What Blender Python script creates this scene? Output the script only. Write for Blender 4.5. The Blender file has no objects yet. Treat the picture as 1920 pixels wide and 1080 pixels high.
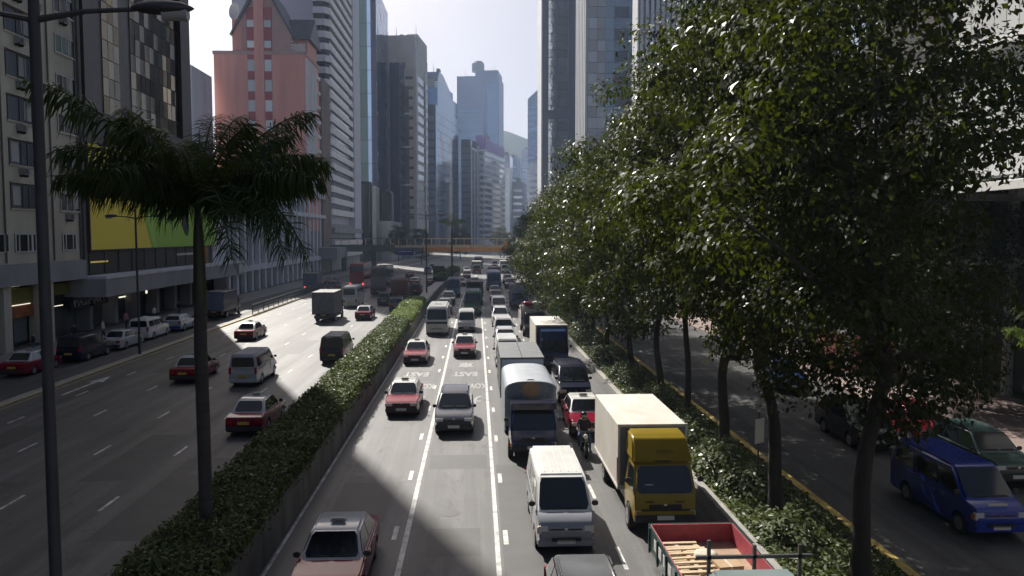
import bpy, bmesh, math, random
import numpy as np
from mathutils import Vector, Matrix
R = math.radians
PI = math.pi
scn = bpy.context.scene
COL = scn.collection

# ------------------------------------------------------------------ camera
CAM_H = 9.2
cd = bpy.data.cameras.new("camera"); cam = bpy.data.objects.new("camera", cd); COL.objects.link(cam)
cd.sensor_width = 36.0; cd.lens = 36.0 * 1500 / 1920
cd.clip_start = 0.2; cd.clip_end = 9000
cam.location = (0, 0, CAM_H)
cam.rotation_euler = (R(90) - math.atan(100 / 1500), 0, -math.atan(67 / 1500))
scn.camera = cam

# ------------------------------------------------------------------ sky, sun, exposure
SUN_EL, SUN_AZ = R(42.0), R(23.7)          # azimuth: degrees to the left of the road direction (+Y)
wd = bpy.data.worlds.new("World"); scn.world = wd; wd.use_nodes = True
wn = wd.node_tree.nodes; wl = wd.node_tree.links
bg = wn["Background"]; sky = wn.new("ShaderNodeTexSky"); sky.sky_type = 'NISHITA'; sky.sun_disc = False
sky.sun_elevation = SUN_EL; sky.sun_rotation = -SUN_AZ
sky.air_density = 0.5; sky.dust_density = 3.2; sky.ozone_density = 0.4; sky.altitude = 20
wl.new(sky.outputs[0], bg.inputs[0]); bg.inputs[1].default_value = 0.066
sl = bpy.data.lights.new("sun", 'SUN'); sun = bpy.data.objects.new("sun", sl); COL.objects.link(sun)
sl.energy = 5.0; sl.angle = R(0.53); sl.color = (1.0, 0.95, 0.87)
sdir = Vector((-math.sin(SUN_AZ) * math.cos(SUN_EL), math.cos(SUN_AZ) * math.cos(SUN_EL), math.sin(SUN_EL)))
sun.rotation_euler = sdir.to_track_quat('Z', 'Y').to_euler()
sun.location = (0, 0, 300)
vs = scn.view_settings
vs.view_transform = 'Standard'; vs.look = 'None'; vs.gamma = 1.0; vs.exposure = 0.66; vs.use_curve_mapping = False
scn.render.engine = 'CYCLES'
cy = scn.cycles
cy.use_denoising = True; cy.max_bounces = 6; cy.diffuse_bounces = 3; cy.glossy_bounces = 3
cy.transmission_bounces = 4; cy.transparent_max_bounces = 8; cy.volume_bounces = 0
cy.caustics_reflective = False; cy.caustics_refractive = False; cy.sample_clamp_indirect = 4.0

# ------------------------------------------------------------------ materials
M = {}
def mat(key, col, rough=0.6, metal=0.0, var=0.0, vscale=1.0, bump=0.0, bscale=20.0, coat=0.0, spec=0.5,
        emit=None, estr=0.0, rnd=0.0, col2=None, stretch=None, rvar=0.0):
    """Principled material; var = brightness variation by world-space noise, rnd = variation per object."""
    m = bpy.data.materials.new(key); m.use_nodes = True; M[key] = m
    nt = m.node_tree; N = nt.nodes; Lk = nt.links; b = N["Principled BSDF"]
    b.inputs["Base Color"].default_value = (*col, 1); b.inputs["Roughness"].default_value = rough
    b.inputs["Metallic"].default_value = metal; b.inputs["Specular IOR Level"].default_value = spec
    b.inputs["Coat Weight"].default_value = coat; b.inputs["Coat Roughness"].default_value = 0.08
    if emit: b.inputs["Emission Color"].default_value = (*emit, 1); b.inputs["Emission Strength"].default_value = estr
    if var or bump or rnd or rvar:
        geo = N.new("ShaderNodeNewGeometry"); vec = geo.outputs["Position"]
        if stretch:
            mp = N.new("ShaderNodeMapping"); mp.inputs["Scale"].default_value = stretch
            Lk.new(vec, mp.inputs[0]); vec = mp.outputs[0]
    if var or rnd:
        last = None
        if var:
            n = N.new("ShaderNodeTexNoise"); n.inputs["Scale"].default_value = vscale; n.inputs["Detail"].default_value = 6
            n.inputs["Roughness"].default_value = 0.62
            Lk.new(vec, n.inputs["Vector"])
            mr = N.new("ShaderNodeMapRange"); mr.inputs[1].default_value = 0.3; mr.inputs[2].default_value = 0.7
            Lk.new(n.outputs[0], mr.inputs[0])
            mx = N.new("ShaderNodeMix"); mx.data_type = 'RGBA'
            c2 = col2 or tuple(max(0, c * (1 + var)) for c in col)
            c1 = tuple(max(0, c * (1 - var)) for c in col) if not col2 else col
            mx.inputs[6].default_value = (*c1, 1); mx.inputs[7].default_value = (*c2, 1)
            Lk.new(mr.outputs[0], mx.inputs[0]); last = mx.outputs[2]
        if rnd:
            oi = N.new("ShaderNodeObjectInfo"); hs = N.new("ShaderNodeHueSaturation")
            mr2 = N.new("ShaderNodeMapRange"); mr2.inputs[3].default_value = 1 - rnd; mr2.inputs[4].default_value = 1 + rnd
            Lk.new(oi.outputs["Random"], mr2.inputs[0]); Lk.new(mr2.outputs[0], hs.inputs["Value"])
            if last: Lk.new(last, hs.inputs["Color"])
            else: hs.inputs["Color"].default_value = (*col, 1)
            last = hs.outputs[0]
        Lk.new(last, b.inputs["Base Color"])
    if rvar:
        n3 = N.new("ShaderNodeTexNoise"); n3.inputs["Scale"].default_value = vscale * 2.3; n3.inputs["Detail"].default_value = 4
        Lk.new(vec, n3.inputs["Vector"]); mr3 = N.new("ShaderNodeMapRange")
        mr3.inputs[3].default_value = rough - rvar; mr3.inputs[4].default_value = rough + rvar
        Lk.new(n3.outputs[0], mr3.inputs[0]); Lk.new(mr3.outputs[0], b.inputs["Roughness"])
    if bump:
        n2 = N.new("ShaderNodeTexNoise"); n2.inputs["Scale"].default_value = bscale; n2.inputs["Detail"].default_value = 5
        Lk.new(vec, n2.inputs["Vector"]); bp = N.new("ShaderNodeBump"); bp.inputs["Strength"].default_value = bump
        bp.inputs["Distance"].default_value = 0.02; Lk.new(n2.outputs[0], bp.inputs["Height"])
        Lk.new(bp.outputs[0], b.inputs["Normal"])
    return m

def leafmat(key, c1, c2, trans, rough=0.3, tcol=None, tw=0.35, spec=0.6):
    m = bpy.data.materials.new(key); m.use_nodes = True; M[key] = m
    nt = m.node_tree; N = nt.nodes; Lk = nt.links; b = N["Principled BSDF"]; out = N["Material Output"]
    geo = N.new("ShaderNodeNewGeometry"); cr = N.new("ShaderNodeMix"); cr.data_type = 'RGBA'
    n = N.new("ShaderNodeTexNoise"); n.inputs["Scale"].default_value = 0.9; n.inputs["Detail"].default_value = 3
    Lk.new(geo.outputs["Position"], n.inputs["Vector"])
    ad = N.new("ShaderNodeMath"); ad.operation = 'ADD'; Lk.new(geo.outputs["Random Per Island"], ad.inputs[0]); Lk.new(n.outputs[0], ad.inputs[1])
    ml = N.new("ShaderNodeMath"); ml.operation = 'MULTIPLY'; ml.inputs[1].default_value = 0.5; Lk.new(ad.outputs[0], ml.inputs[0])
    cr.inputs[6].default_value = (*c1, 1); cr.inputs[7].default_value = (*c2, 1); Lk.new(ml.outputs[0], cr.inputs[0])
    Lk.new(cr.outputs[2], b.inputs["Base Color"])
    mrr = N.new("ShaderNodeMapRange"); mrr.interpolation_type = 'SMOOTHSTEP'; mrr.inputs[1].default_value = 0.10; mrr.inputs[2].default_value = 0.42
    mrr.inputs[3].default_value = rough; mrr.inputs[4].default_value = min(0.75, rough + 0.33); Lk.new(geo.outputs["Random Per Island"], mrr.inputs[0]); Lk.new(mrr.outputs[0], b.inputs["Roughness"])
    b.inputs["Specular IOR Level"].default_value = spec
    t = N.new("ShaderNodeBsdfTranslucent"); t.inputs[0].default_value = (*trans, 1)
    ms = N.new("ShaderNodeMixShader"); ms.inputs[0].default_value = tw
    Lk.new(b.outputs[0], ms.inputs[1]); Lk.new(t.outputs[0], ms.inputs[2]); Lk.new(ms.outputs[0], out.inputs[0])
    return m

mat('ground', (0.10, 0.10, 0.095), 0.85, var=0.2, vscale=0.2)
mat('asphalt', (0.086, 0.085, 0.083), 0.60, var=0.3, vscale=0.55, bump=0.25, bscale=60, spec=0.5, stretch=(1, 0.22, 1), rvar=0.07)
mat('asphalt_dark', (0.05, 0.05, 0.05), 0.62, var=0.28, vscale=0.5, bump=0.25, bscale=60, stretch=(1, 0.25, 1), rvar=0.08)
def asphalt(key, base, rough, spec):
    m = bpy.data.materials.new(key); m.use_nodes = True; M[key] = m; nt = m.node_tree; N = nt.nodes; Lk = nt.links; b = N["Principled BSDF"]
    geo = N.new("ShaderNodeNewGeometry"); P = geo.outputs["Position"]
    def noise(sc, scale, det=5, r=0.6):
        mp = N.new("ShaderNodeMapping"); mp.inputs["Scale"].default_value = sc; Lk.new(P, mp.inputs[0]); n = N.new("ShaderNodeTexNoise")
        n.inputs["Scale"].default_value = scale; n.inputs["Detail"].default_value = det; n.inputs["Roughness"].default_value = r; Lk.new(mp.outputs[0], n.inputs["Vector"]); return n.outputs[0]
    def rng_(o, a, c, lo, hi):
        mr = N.new("ShaderNodeMapRange"); mr.inputs[1].default_value = a; mr.inputs[2].default_value = c; mr.inputs[3].default_value = lo; mr.inputs[4].default_value = hi; Lk.new(o, mr.inputs[0]); return mr.outputs[0]
    def mul(a, c):
        q = N.new("ShaderNodeMath"); q.operation = 'MULTIPLY'; Lk.new(a, q.inputs[0]); Lk.new(c, q.inputs[1]); return q.outputs[0]
    streak = rng_(noise((1.0, 0.018, 1), 1.5, 4), .3, .7, .52, 1.42)
    blot = rng_(noise((1, 0.5, 1), 0.22, 6, .65), .32, .68, .68, 1.26)
    fine = rng_(noise((1, 1, 1), 9.0, 6, .75), .25, .75, .78, 1.22)
    spots = rng_(noise((1, 0.35, 1), 1.3, 3), .60, .72, 1.0, .55)
    wv = N.new("ShaderNodeTexVoronoi"); wv.feature = 'DISTANCE_TO_EDGE'; wv.inputs["Scale"].default_value = 0.16
    mp = N.new("ShaderNodeMapping"); mp.inputs["Scale"].default_value = (1.4, 0.55, 1); Lk.new(P, mp.inputs[0])
    dn = N.new("ShaderNodeTexNoise"); dn.inputs["Scale"].default_value = 1.1; dn.inputs["Detail"].default_value = 5; Lk.new(P, dn.inputs["Vector"])
    va = N.new("ShaderNodeMix"); va.data_type = 'VECTOR'; va.inputs[0].default_value = 0.09; Lk.new(mp.outputs[0], va.inputs[4]); Lk.new(dn.outputs["Color"], va.inputs[5])
    vm = N.new("ShaderNodeVectorMath"); vm.operation = 'MULTIPLY_ADD'; vm.inputs[1].default_value = (2.2, 2.2, 2.2); Lk.new(dn.outputs["Color"], vm.inputs[0]); Lk.new(mp.outputs[0], vm.inputs[2]); Lk.new(vm.outputs[0], wv.inputs["Vector"])
    crack = rng_(wv.outputs["Distance"], .0, .006, .55, 1.0)
    v = mul(mul(mul(streak, blot), mul(fine, spots)), crack)
    mx = N.new("ShaderNodeVectorMath"); mx.operation = 'SCALE'; mx.inputs[0].default_value = base; Lk.new(v, mx.inputs["Scale"]); Lk.new(mx.outputs[0], b.inputs["Base Color"])
    Lk.new(rng_(noise((1.0, 0.03, 1), 1.1, 5), .3, .7, rough - .10, rough + .08), b.inputs["Roughness"]); b.inputs["Specular IOR Level"].default_value = spec
    bp = N.new("ShaderNodeBump"); bp.inputs["Strength"].default_value = .3; bp.inputs["Distance"].default_value = .02; Lk.new(noise((1, 1, 1), 55, 5), bp.inputs["Height"]); Lk.new(bp.outputs[0], b.inputs["Normal"])
M.pop('asphalt'); M.pop('asphalt_dark')
asphalt('asphalt', (0.088, 0.087, 0.085), 0.60, 0.5); asphalt('asphalt_dark', (0.06, 0.06, 0.06), 0.66, 0.45)
mat('patch', (0.055, 0.055, 0.054), 0.62, var=0.2, vscale=0.8, bump=0.2, bscale=50)
mat('road_paint', (0.24, 0.24, 0.23), 0.6, var=0.3, vscale=2.2, bump=0.15, bscale=60, col2=(0.78, 0.78, 0.74))
mat('worn_paint', (0.13, 0.13, 0.125), 0.6, var=0.3, vscale=3.0, bump=0.15, bscale=60, col2=(0.46, 0.46, 0.44))
mat('yellow_paint', (0.55, 0.40, 0.10), 0.65, var=0.3, vscale=3.0)
mat('pave', (0.20, 0.19, 0.18), 0.8, var=0.15, vscale=1.5)
mat('pave_pink', (0.24, 0.18, 0.16), 0.8, var=0.15, vscale=1.5)
mat('kerb', (0.30, 0.29, 0.27), 0.8, var=0.25, vscale=2.0)
mat('wallc', (0.17, 0.165, 0.15), 0.85, var=0.4, vscale=0.9, bump=0.3, bscale=12, stretch=(1, 1, 0.35))
mat('soil', (0.05, 0.042, 0.03), 0.95, var=0.3, vscale=3)
mat('grassy', (0.10, 0.12, 0.035), 0.9, var=0.35, vscale=2.5, bump=0.5, bscale=15)
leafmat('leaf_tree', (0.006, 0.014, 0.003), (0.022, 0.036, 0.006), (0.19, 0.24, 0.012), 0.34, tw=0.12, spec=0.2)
leafmat('leaf_hedge', (0.03, 0.05, 0.02), (0.16, 0.185, 0.06), (0.11, 0.16, 0.03), 0.5, tw=0.2, spec=0.4)
leafmat('leaf_bright', (0.07, 0.12, 0.02), (0.15, 0.21, 0.035), (0.22, 0.30, 0.04), 0.5, tw=0.3)
leafmat('leaf_palm', (0.010, 0.026, 0.006), (0.036, 0.062, 0.014), (0.10, 0.14, 0.015), 0.45, tw=0.2, spec=0.25)
leafmat('leaf_shrub', (0.035, 0.055, 0.015), (0.10, 0.125, 0.04), (0.14, 0.18, 0.03), 0.38, tw=0.18, spec=0.5)
mat('leafcore', (0.012, 0.016, 0.007), 0.95)
mat('bark', (0.032, 0.027, 0.022), 0.9, var=0.35, vscale=4, bump=0.6, bscale=14, stretch=(1, 1, 0.3))
mat('palmbark', (0.055, 0.052, 0.05), 0.85, var=0.3, vscale=3, bump=0.4, bscale=10, stretch=(0.3, 0.3, 3))
mat('crownshaft', (0.02, 0.034, 0.012), 0.45, var=0.2, vscale=3)
mat('post_grey', (0.035, 0.036, 0.042), 0.6, var=0.2, vscale=2)
mat('metal_grey', (0.16, 0.165, 0.18), 0.5, metal=0.3, var=0.15, vscale=3)
mat('metal_dark', (0.06, 0.06, 0.065), 0.5, metal=0.2)
mat('lens', (0.35, 0.35, 0.36), 0.25)
# vehicles
mat('tyre', (0.018, 0.018, 0.018), 0.85); mat('rim', (0.32, 0.32, 0.33), 0.35, metal=0.7); mat('black', (0.015, 0.015, 0.016), 0.5)
mat('plastic', (0.03, 0.03, 0.032), 0.55); mat('glass', (0.010, 0.012, 0.016), 0.06, spec=0.6, coat=0.3)
mat('chrome', (0.55, 0.55, 0.56), 0.18, metal=1.0); mat('lamp', (0.62, 0.62, 0.60), 0.12, coat=0.6); mat('tail', (0.35, 0.012, 0.012), 0.25, coat=0.4)
mat('amber', (0.55, 0.20, 0.02), 0.3); mat('plate_w', (0.62, 0.62, 0.58), 0.5); mat('plate_y', (0.58, 0.42, 0.06), 0.5)
mat('brake_lit', (0.6, 0.03, 0.03), 0.3, emit=(1.0, 0.05, 0.06), estr=2.2)
def paint(key, col, rough=0.2, coat=0.3, v=0.10): return mat(key, col, min(rough, 0.22), var=v, vscale=1.3, coat=min(coat, 0.3), spec=0.4)
paint('p_white_shade', (0.26, 0.27, 0.30)); mat('p_red', (0.20, 0.003, 0.022), 0.2, var=0.10, vscale=1.3, coat=0.08, spec=0.3); paint('p_silver', (0.44, 0.45, 0.47)); paint('p_white', (0.72, 0.72, 0.69)); paint('p_black', (0.016, 0.017, 0.02), 0.25, 0.7)
paint('p_greyblue', (0.034, 0.040, 0.060), 0.4, 0.25); paint('p_grey', (0.12, 0.125, 0.13)); paint('p_blue', (0.012, 0.030, 0.10)); paint('p_royal', (0.018, 0.045, 0.30), 0.35, 0.35)
mat('p_yellow', (0.26, 0.185, 0.02), 0.28, var=0.12, vscale=1.3, coat=0.08, spec=0.3); paint('p_seagrey', (0.22, 0.27, 0.27)); paint('p_green', (0.03, 0.115, 0.03)); paint('p_cream', (0.62, 0.60, 0.52)); paint('p_maroon', (0.10, 0.012, 0.016)); paint('p_busred', (0.33, 0.014, 0.02))
paint('p_darkgreen', (0.05, 0.085, 0.08)); paint('p_navy', (0.012, 0.014, 0.035)); paint('p_bluegrey', (0.10, 0.14, 0.22)); paint('p_dkred', (0.22, 0.02, 0.03)); paint('p_paleblue', (0.32, 0.38, 0.48))
mat('boxwhite', (0.56, 0.51, 0.43), 0.55, var=0.2, vscale=0.8, bump=0.15, bscale=4, col2=(0.70, 0.69, 0.65), stretch=(1.6, 0.8, 0.6)); mat('boxgrey', (0.13, 0.13, 0.135), 0.6, var=0.2, vscale=1.5)
mat('boxfront', (0.20, 0.20, 0.20), 0.6, var=0.1)
mat('tarp', (0.33, 0.36, 0.40), 0.55, var=0.15, vscale=1.8, bump=0.5, bscale=2.5); mat('tarp_dark', (0.10, 0.11, 0.12), 0.6, var=0.2, vscale=1.5, bump=0.3, bscale=3)
mat('tarp_clear', (0.17, 0.20, 0.25), 0.3, var=0.3, vscale=3, bump=0.9, bscale=3.5); mat('emblem', (0.33, 0.25, 0.17), 0.6, var=0.2, vscale=6)
mat('bedred', (0.34, 0.055, 0.075), 0.6, var=0.25, vscale=2.5); mat('bedwood', (0.36, 0.24, 0.16), 0.8, var=0.2, vscale=3)
mat('wood', (0.52, 0.40, 0.26), 0.8, var=0.2, vscale=6, stretch=(1, 5, 1)); mat('cardboard', (0.42, 0.29, 0.17), 0.85, var=0.1, vscale=5); mat('canvas', (0.55, 0.50, 0.40), 0.9, var=0.15, vscale=6)
mat('letter_dark', (0.10, 0.05, 0.02), 0.6); mat('letter_white', (0.6, 0.6, 0.58), 0.6)
mat('taxi_sign', (0.35, 0.35, 0.33), 0.5); mat('dark_cloth', (0.02, 0.02, 0.025), 0.9); mat('jeans', (0.05, 0.08, 0.17), 0.9); mat('skin', (0.38, 0.24, 0.17), 0.6)
mat('white_cloth', (0.6, 0.6, 0.58), 0.9); mat('hair', (0.012, 0.01, 0.01), 0.6); mat('pink_cloth', (0.45, 0.2, 0.22), 0.9)
# buildings
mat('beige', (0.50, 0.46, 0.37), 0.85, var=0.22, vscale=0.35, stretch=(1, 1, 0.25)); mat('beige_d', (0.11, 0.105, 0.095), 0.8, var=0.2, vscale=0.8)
mat('win_dark', (0.018, 0.019, 0.021), 0.12, rnd=0.5, spec=0.5); mat('win_green', (0.04, 0.10, 0.08), 0.15, rnd=0.4); mat('frame_w', (0.48, 0.48, 0.46), 0.5); mat('frame_d', (0.07, 0.06, 0.055), 0.5)
mat('curtain', (0.30, 0.30, 0.28), 0.8, rnd=0.4); mat('acunit', (0.26, 0.26, 0.24), 0.6, var=0.3, vscale=4)
mat('brownstone', (0.07, 0.058, 0.05), 0.45, var=0.2, vscale=0.4); mat('blackbrown', (0.018, 0.013, 0.011), 0.5, var=0.2)
mat('gl_bronze', (0.15, 0.12, 0.075), 0.07, metal=0.9, rnd=0.5); mat('mullion', (0.03, 0.028, 0.026), 0.5)
mat('bill_y', (0.80, 0.64, 0.06), 0.6); mat('bill_g', (0.28, 0.50, 0.05), 0.6); mat('bill_g2', (0.36, 0.60, 0.10), 0.6); mat('bill_leaf', (0.02, 0.028, 0.022), 0.7); mat('bill_w', (0.5, 0.55, 0.4), 0.6)
mat('concrete', (0.28, 0.28, 0.285), 0.8, var=0.18, vscale=0.4, stretch=(1, 1, 0.3)); mat('concrete_l', (0.56, 0.56, 0.60), 0.8, var=0.14, vscale=0.35, stretch=(1, 1, 0.3))
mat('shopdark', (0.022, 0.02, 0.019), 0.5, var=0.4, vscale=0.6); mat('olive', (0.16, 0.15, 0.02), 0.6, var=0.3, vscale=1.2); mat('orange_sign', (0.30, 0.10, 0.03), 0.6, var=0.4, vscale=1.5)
mat('tube', (0.8, 0.8, 0.75), 0.5, emit=(1.0, 0.93, 0.75), estr=0.7); mat('shopfront', (0.10, 0.12, 0.13), 0.2, rnd=0.6); mat('shop_yellow', (0.5, 0.4, 0.08), 0.5, emit=(1.0, 0.75, 0.2), estr=0.15)
mat('pink', (0.70, 0.32, 0.265), 0.8, var=0.13, vscale=0.5, stretch=(1, 1, 0.12)); mat('pinkred', (0.36, 0.07, 0.085), 0.7, var=0.1); mat('pinkgrey', (0.46, 0.29, 0.26), 0.8, var=0.1)
mat('slate', (0.085, 0.09, 0.115), 0.6, var=0.2, vscale=0.8); mat('win_pale', (0.66, 0.72, 0.74), 0.55, rnd=0.25); mat('finw', (0.66, 0.63, 0.63), 0.7, var=0.1)
mat('brownrib', (0.30, 0.235, 0.21), 0.8, var=0.12); mat('lilac', (0.52, 0.52, 0.60), 0.75, var=0.06, vscale=0.1); mat('bandw', (0.70, 0.70, 0.72), 0.7, var=0.12, vscale=0.6, rnd=0.06)
mat('gl_dark', (0.03, 0.033, 0.04), 0.08, metal=0.6, rnd=0.4); mat('gl_teal', (0.05, 0.11, 0.11), 0.12, metal=0.2, rnd=0.3); mat('gl_blue', (0.16, 0.24, 0.36), 0.06, metal=0.85, rnd=0.25)
mat('gl_lblue', (0.22, 0.33, 0.46), 0.08, metal=0.7, rnd=0.15); mat('gl_grey', (0.22, 0.25, 0.30), 0.07, metal=0.8, rnd=0.35); mat('navyw', (0.035, 0.045, 0.10), 0.4, var=0.1)
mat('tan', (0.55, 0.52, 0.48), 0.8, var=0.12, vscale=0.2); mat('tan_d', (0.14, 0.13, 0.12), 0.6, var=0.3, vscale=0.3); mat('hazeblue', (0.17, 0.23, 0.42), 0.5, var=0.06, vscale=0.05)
mat('purple', (0.26, 0.11, 0.40), 0.6); mat('hill', (0.05, 0.075, 0.045), 0.95, var=0.3, vscale=0.02); mat('ribw', (0.60, 0.60, 0.61), 0.6, var=0.06, vscale=0.4); mat('ribd', (0.08, 0.085, 0.10), 0.3)
mat('orange', (0.78, 0.36, 0.10), 0.5, var=0.2, vscale=1.0); mat('bridge_glow', (0.70, 0.55, 0.36), 0.6, var=0.2, vscale=1.0); mat('bridgeg', (0.16, 0.17, 0.18), 0.7, var=0.2); mat('signblue', (0.03, 0.06, 0.22), 0.5)  # orange and the pale bridge tone carry a painted sun glow
mat('canopyw', (0.70, 0.70, 0.68), 0.5, var=0.08); mat('panelw', (0.46, 0.47, 0.46), 0.5, rnd=0.08, var=0.06); mat('gl_lobby', (0.12, 0.16, 0.16), 0.08, metal=0.5, rnd=0.3); mat('orange_box', (0.65, 0.25, 0.02), 0.5)
# wavy glass for distorted reflections
gw = mat('gl_wavy', (0.36, 0.40, 0.46), 0.05, metal=0.9, bump=1.0, bscale=0.8, rnd=0.3)

# ------------------------------------------------------------------ mesh helpers
def finish(me, angle=None):
    if angle:
        me.polygons.foreach_set("use_smooth", [True] * len(me.polygons))
        me.set_sharp_from_angle(angle=R(angle))
    me.update(); return me

class MB:
    def __init__(s): s.v = []; s.f = []; s.m = []
    def add(s, vs, fs, mi=0):
        o = len(s.v); s.v += [tuple(p) for p in vs]; s.f += [tuple(i + o for i in f) for f in fs]; s.m += [mi] * len(fs); return s
    def box(s, x0, x1, y0, y1, z0, z1, mi=0):
        return s.add([(x0, y0, z0), (x1, y0, z0), (x1, y1, z0), (x0, y1, z0), (x0, y0, z1), (x1, y0, z1), (x1, y1, z1), (x0, y1, z1)],
                     [(0, 3, 2, 1), (4, 5, 6, 7), (0, 1, 5, 4), (1, 2, 6, 5), (2, 3, 7, 6), (3, 0, 4, 7)], mi)
    def tube(s, pts, rad, n=8, mi=0, caps=True):
        pts = [Vector(p) for p in pts]; vs = []; fs = []
        ref = Vector((0, 0, 1))
        for i, p in enumerate(pts):
            d = (pts[min(i + 1, len(pts) - 1)] - pts[max(i - 1, 0)]).normalized()
            a = d.cross(ref if abs(d.dot(ref)) < 0.95 else Vector((1, 0, 0))).normalized(); b = d.cross(a)
            r = rad[i] if isinstance(rad, (list, tuple)) else rad
            vs += [p + (a * math.cos(2 * PI * k / n) + b * math.sin(2 * PI * k / n)) * r for k in range(n)]
        for i in range(len(pts) - 1):
            for k in range(n):
                k2 = (k + 1) % n; fs.append((i * n + k, i * n + k2, (i + 1) * n + k2, (i + 1) * n + k))
        if caps: fs += [tuple(range(n - 1, -1, -1)), tuple(range((len(pts) - 1) * n, len(pts) * n))]
        return s.add(vs, fs, mi)
    def prism(s, poly, axis, a0, a1, mi=0):
        """poly: 2-D points, extruded along axis ('x': poly is (y,z); 'y': (x,z); 'z': (x,y))."""
        n = len(poly)
        def P(p, a): return (a, p[0], p[1]) if axis == 'x' else ((p[0], a, p[1]) if axis == 'y' else (p[0], p[1], a))
        vs = [P(p, a0) for p in poly] + [P(p, a1) for p in poly]
        fs = [tuple(range(n)), tuple(range(2 * n - 1, n - 1, -1))] + [(i, n + i, n + (i + 1) % n, (i + 1) % n) for i in range(n)]
        return s.add(vs, fs, mi)
    def mesh(s, name, mats, angle=None, fix=True):
        me = bpy.data.meshes.new(name); me.from_pydata(s.v, [], s.f)
        for k in ([mats] if isinstance(mats, str) else mats): me.materials.append(M[k])
        me.polygons.foreach_set("material_index", s.m)
        if fix:
            b = bmesh.new(); b.from_mesh(me); bmesh.ops.recalc_face_normals(b, faces=b.faces); b.to_mesh(me); b.free()
        return finish(me, angle)
    def build(s, name, mats, parent=None, angle=None, loc=(0, 0, 0), rot=(0, 0, 0), fix=True):
        return link(name, s.mesh(name, mats, angle, fix), parent, loc, rot)

def link(name, me, parent=None, loc=(0, 0, 0), rot=(0, 0, 0), scale=None):
    o = bpy.data.objects.new(name, me); COL.objects.link(o); o.parent = parent
    o.location = loc; o.rotation_euler = rot
    if scale: o.scale = scale
    return o
def tag(o, label, cat=None, group=None, kind=None):
    if label: o["label"] = label
    if cat: o["category"] = cat
    if group: o["group"] = group
    if kind: o["kind"] = kind
    return o
def thing(name, label, cat, loc=(0, 0, 0), rz=0, group=None):
    o = link(name, None, None, loc, (0, 0, rz)); return tag(o, label, cat, group)
def bx(name, m, parent, x0, x1, y0, y1, z0, z1): return MB().box(x0, x1, y0, y1, z0, z1).build(name, m, parent, fix=False)
def setmat(o, key):
    o.material_slots[0].link = 'OBJECT'; o.material_slots[0].material = M[key]
def text_mesh(body, size, m, ext=0.004):
    cu = bpy.data.curves.new("lettering", 'FONT'); cu.body = body; cu.size = size; cu.extrude = ext; cu.align_x = 'CENTER'; cu.align_y = 'CENTER'; cu.resolution_u = 3; cu.offset = 0.03 * size if m == 'worn_paint' else 0.0
    o = bpy.data.objects.new("lettering", cu); COL.objects.link(o)
    bpy.context.view_layer.update()
    me = bpy.data.meshes.new_from_object(o.evaluated_get(bpy.context.evaluated_depsgraph_get())); me.materials.clear(); me.materials.append(M[m])
    bpy.data.objects.remove(o); return me

# ------------------------------------------------------------------ the road line: straight, then bending gently to the right
KC = 2.6e-4
def cv(Y):
    if Y < 90: return 0.0
    if Y < 450: return KC * (Y - 90) ** 2
    return KC * 360 ** 2 + 2 * KC * 360 * (Y - 450)
def strip(name, m, xa, xb, y0, y1, z, kind='structure', parent=None, step=6.0):
    n = max(1, int((y1 - y0) / step)); v = []; f = []
    for i in range(n + 1):
        Y = y0 + (y1 - y0) * i / n; c = cv(Y); v += [(xa + c, Y, z), (xb + c, Y, z)]
        if i: f.append((2 * i - 2, 2 * i - 1, 2 * i + 1, 2 * i))
    o = MB().add(v, f).build(name, m, parent, fix=False)
    if kind and parent is None: o["kind"] = kind
    return o
def slab(name, m, xa, xb, y0, y1, z0, z1, parent=None, step=6.0, kind='structure'):
    n = max(1, int((y1 - y0) / step)); v = []; f = []
    for i in range(n + 1):
        Y = y0 + (y1 - y0) * i / n; c = cv(Y); v += [(xa + c, Y, z0), (xb + c, Y, z0), (xb + c, Y, z1), (xa + c, Y, z1)]
        if i:
            a, b = 4 * i - 4, 4 * i; f += [(a + k, a + (k + 1) % 4, b + (k + 1) % 4, b + k) for k in range(4)]
    f += [(0, 1, 2, 3), (4 * n + 3, 4 * n + 2, 4 * n + 1, 4 * n)]
    o = MB().add(v, f).build(name, m, parent)
    if kind and parent is None: o["kind"] = kind
    return o

# ------------------------------------------------------------------ ground, roads, pavements
g = MB().box(-1500, 1500, -400, 1900, -1.0, -0.02).build("ground", 'ground', fix=False); g["kind"] = "structure"
road = strip("road", 'asphalt', -5.9, 8.0, -30, 620, 0.0)
road_l = strip("road", 'asphalt', -25.2, -7.9, -30, 620, 0.0)
side_l = strip("service_road", 'asphalt_dark', -31.2, -25.9, -30, 420, 0.0)
side_r = strip("service_road", 'asphalt_dark', 11.8, 21.5, -30, 190, 0.0)
slab("pavement", 'pave', -36.0, -31.2, -30, 420, -0.02, 0.14)
slab("pavement", 'pave_pink', 21.5, 30.0, -30, 60, -0.02, 0.14)
slab("pavement", 'pave_pink', 21.5, 30.0, 60, 190, -0.02, 0.14)
slab("traffic_island", 'kerb', -25.9, -25.2, -30, 420, -0.02, 0.13)
slab("kerb", 'kerb', 8.0, 8.3, -30, 420, -0.02, 0.14)
slab("kerb", 'kerb', 11.5, 11.8, -30, 190, -0.02, 0.14)
slab("planting_bed", 'grassy', 8.3, 11.5, -30, 420, -0.02, 0.10)
strip("kerb_paint", 'yellow_paint', 11.50, 11.80, -30, 190, 0.146)
strip("kerb_paint", 'yellow_paint', -25.35, -25.2, -30, 190, 0.136)

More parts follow.
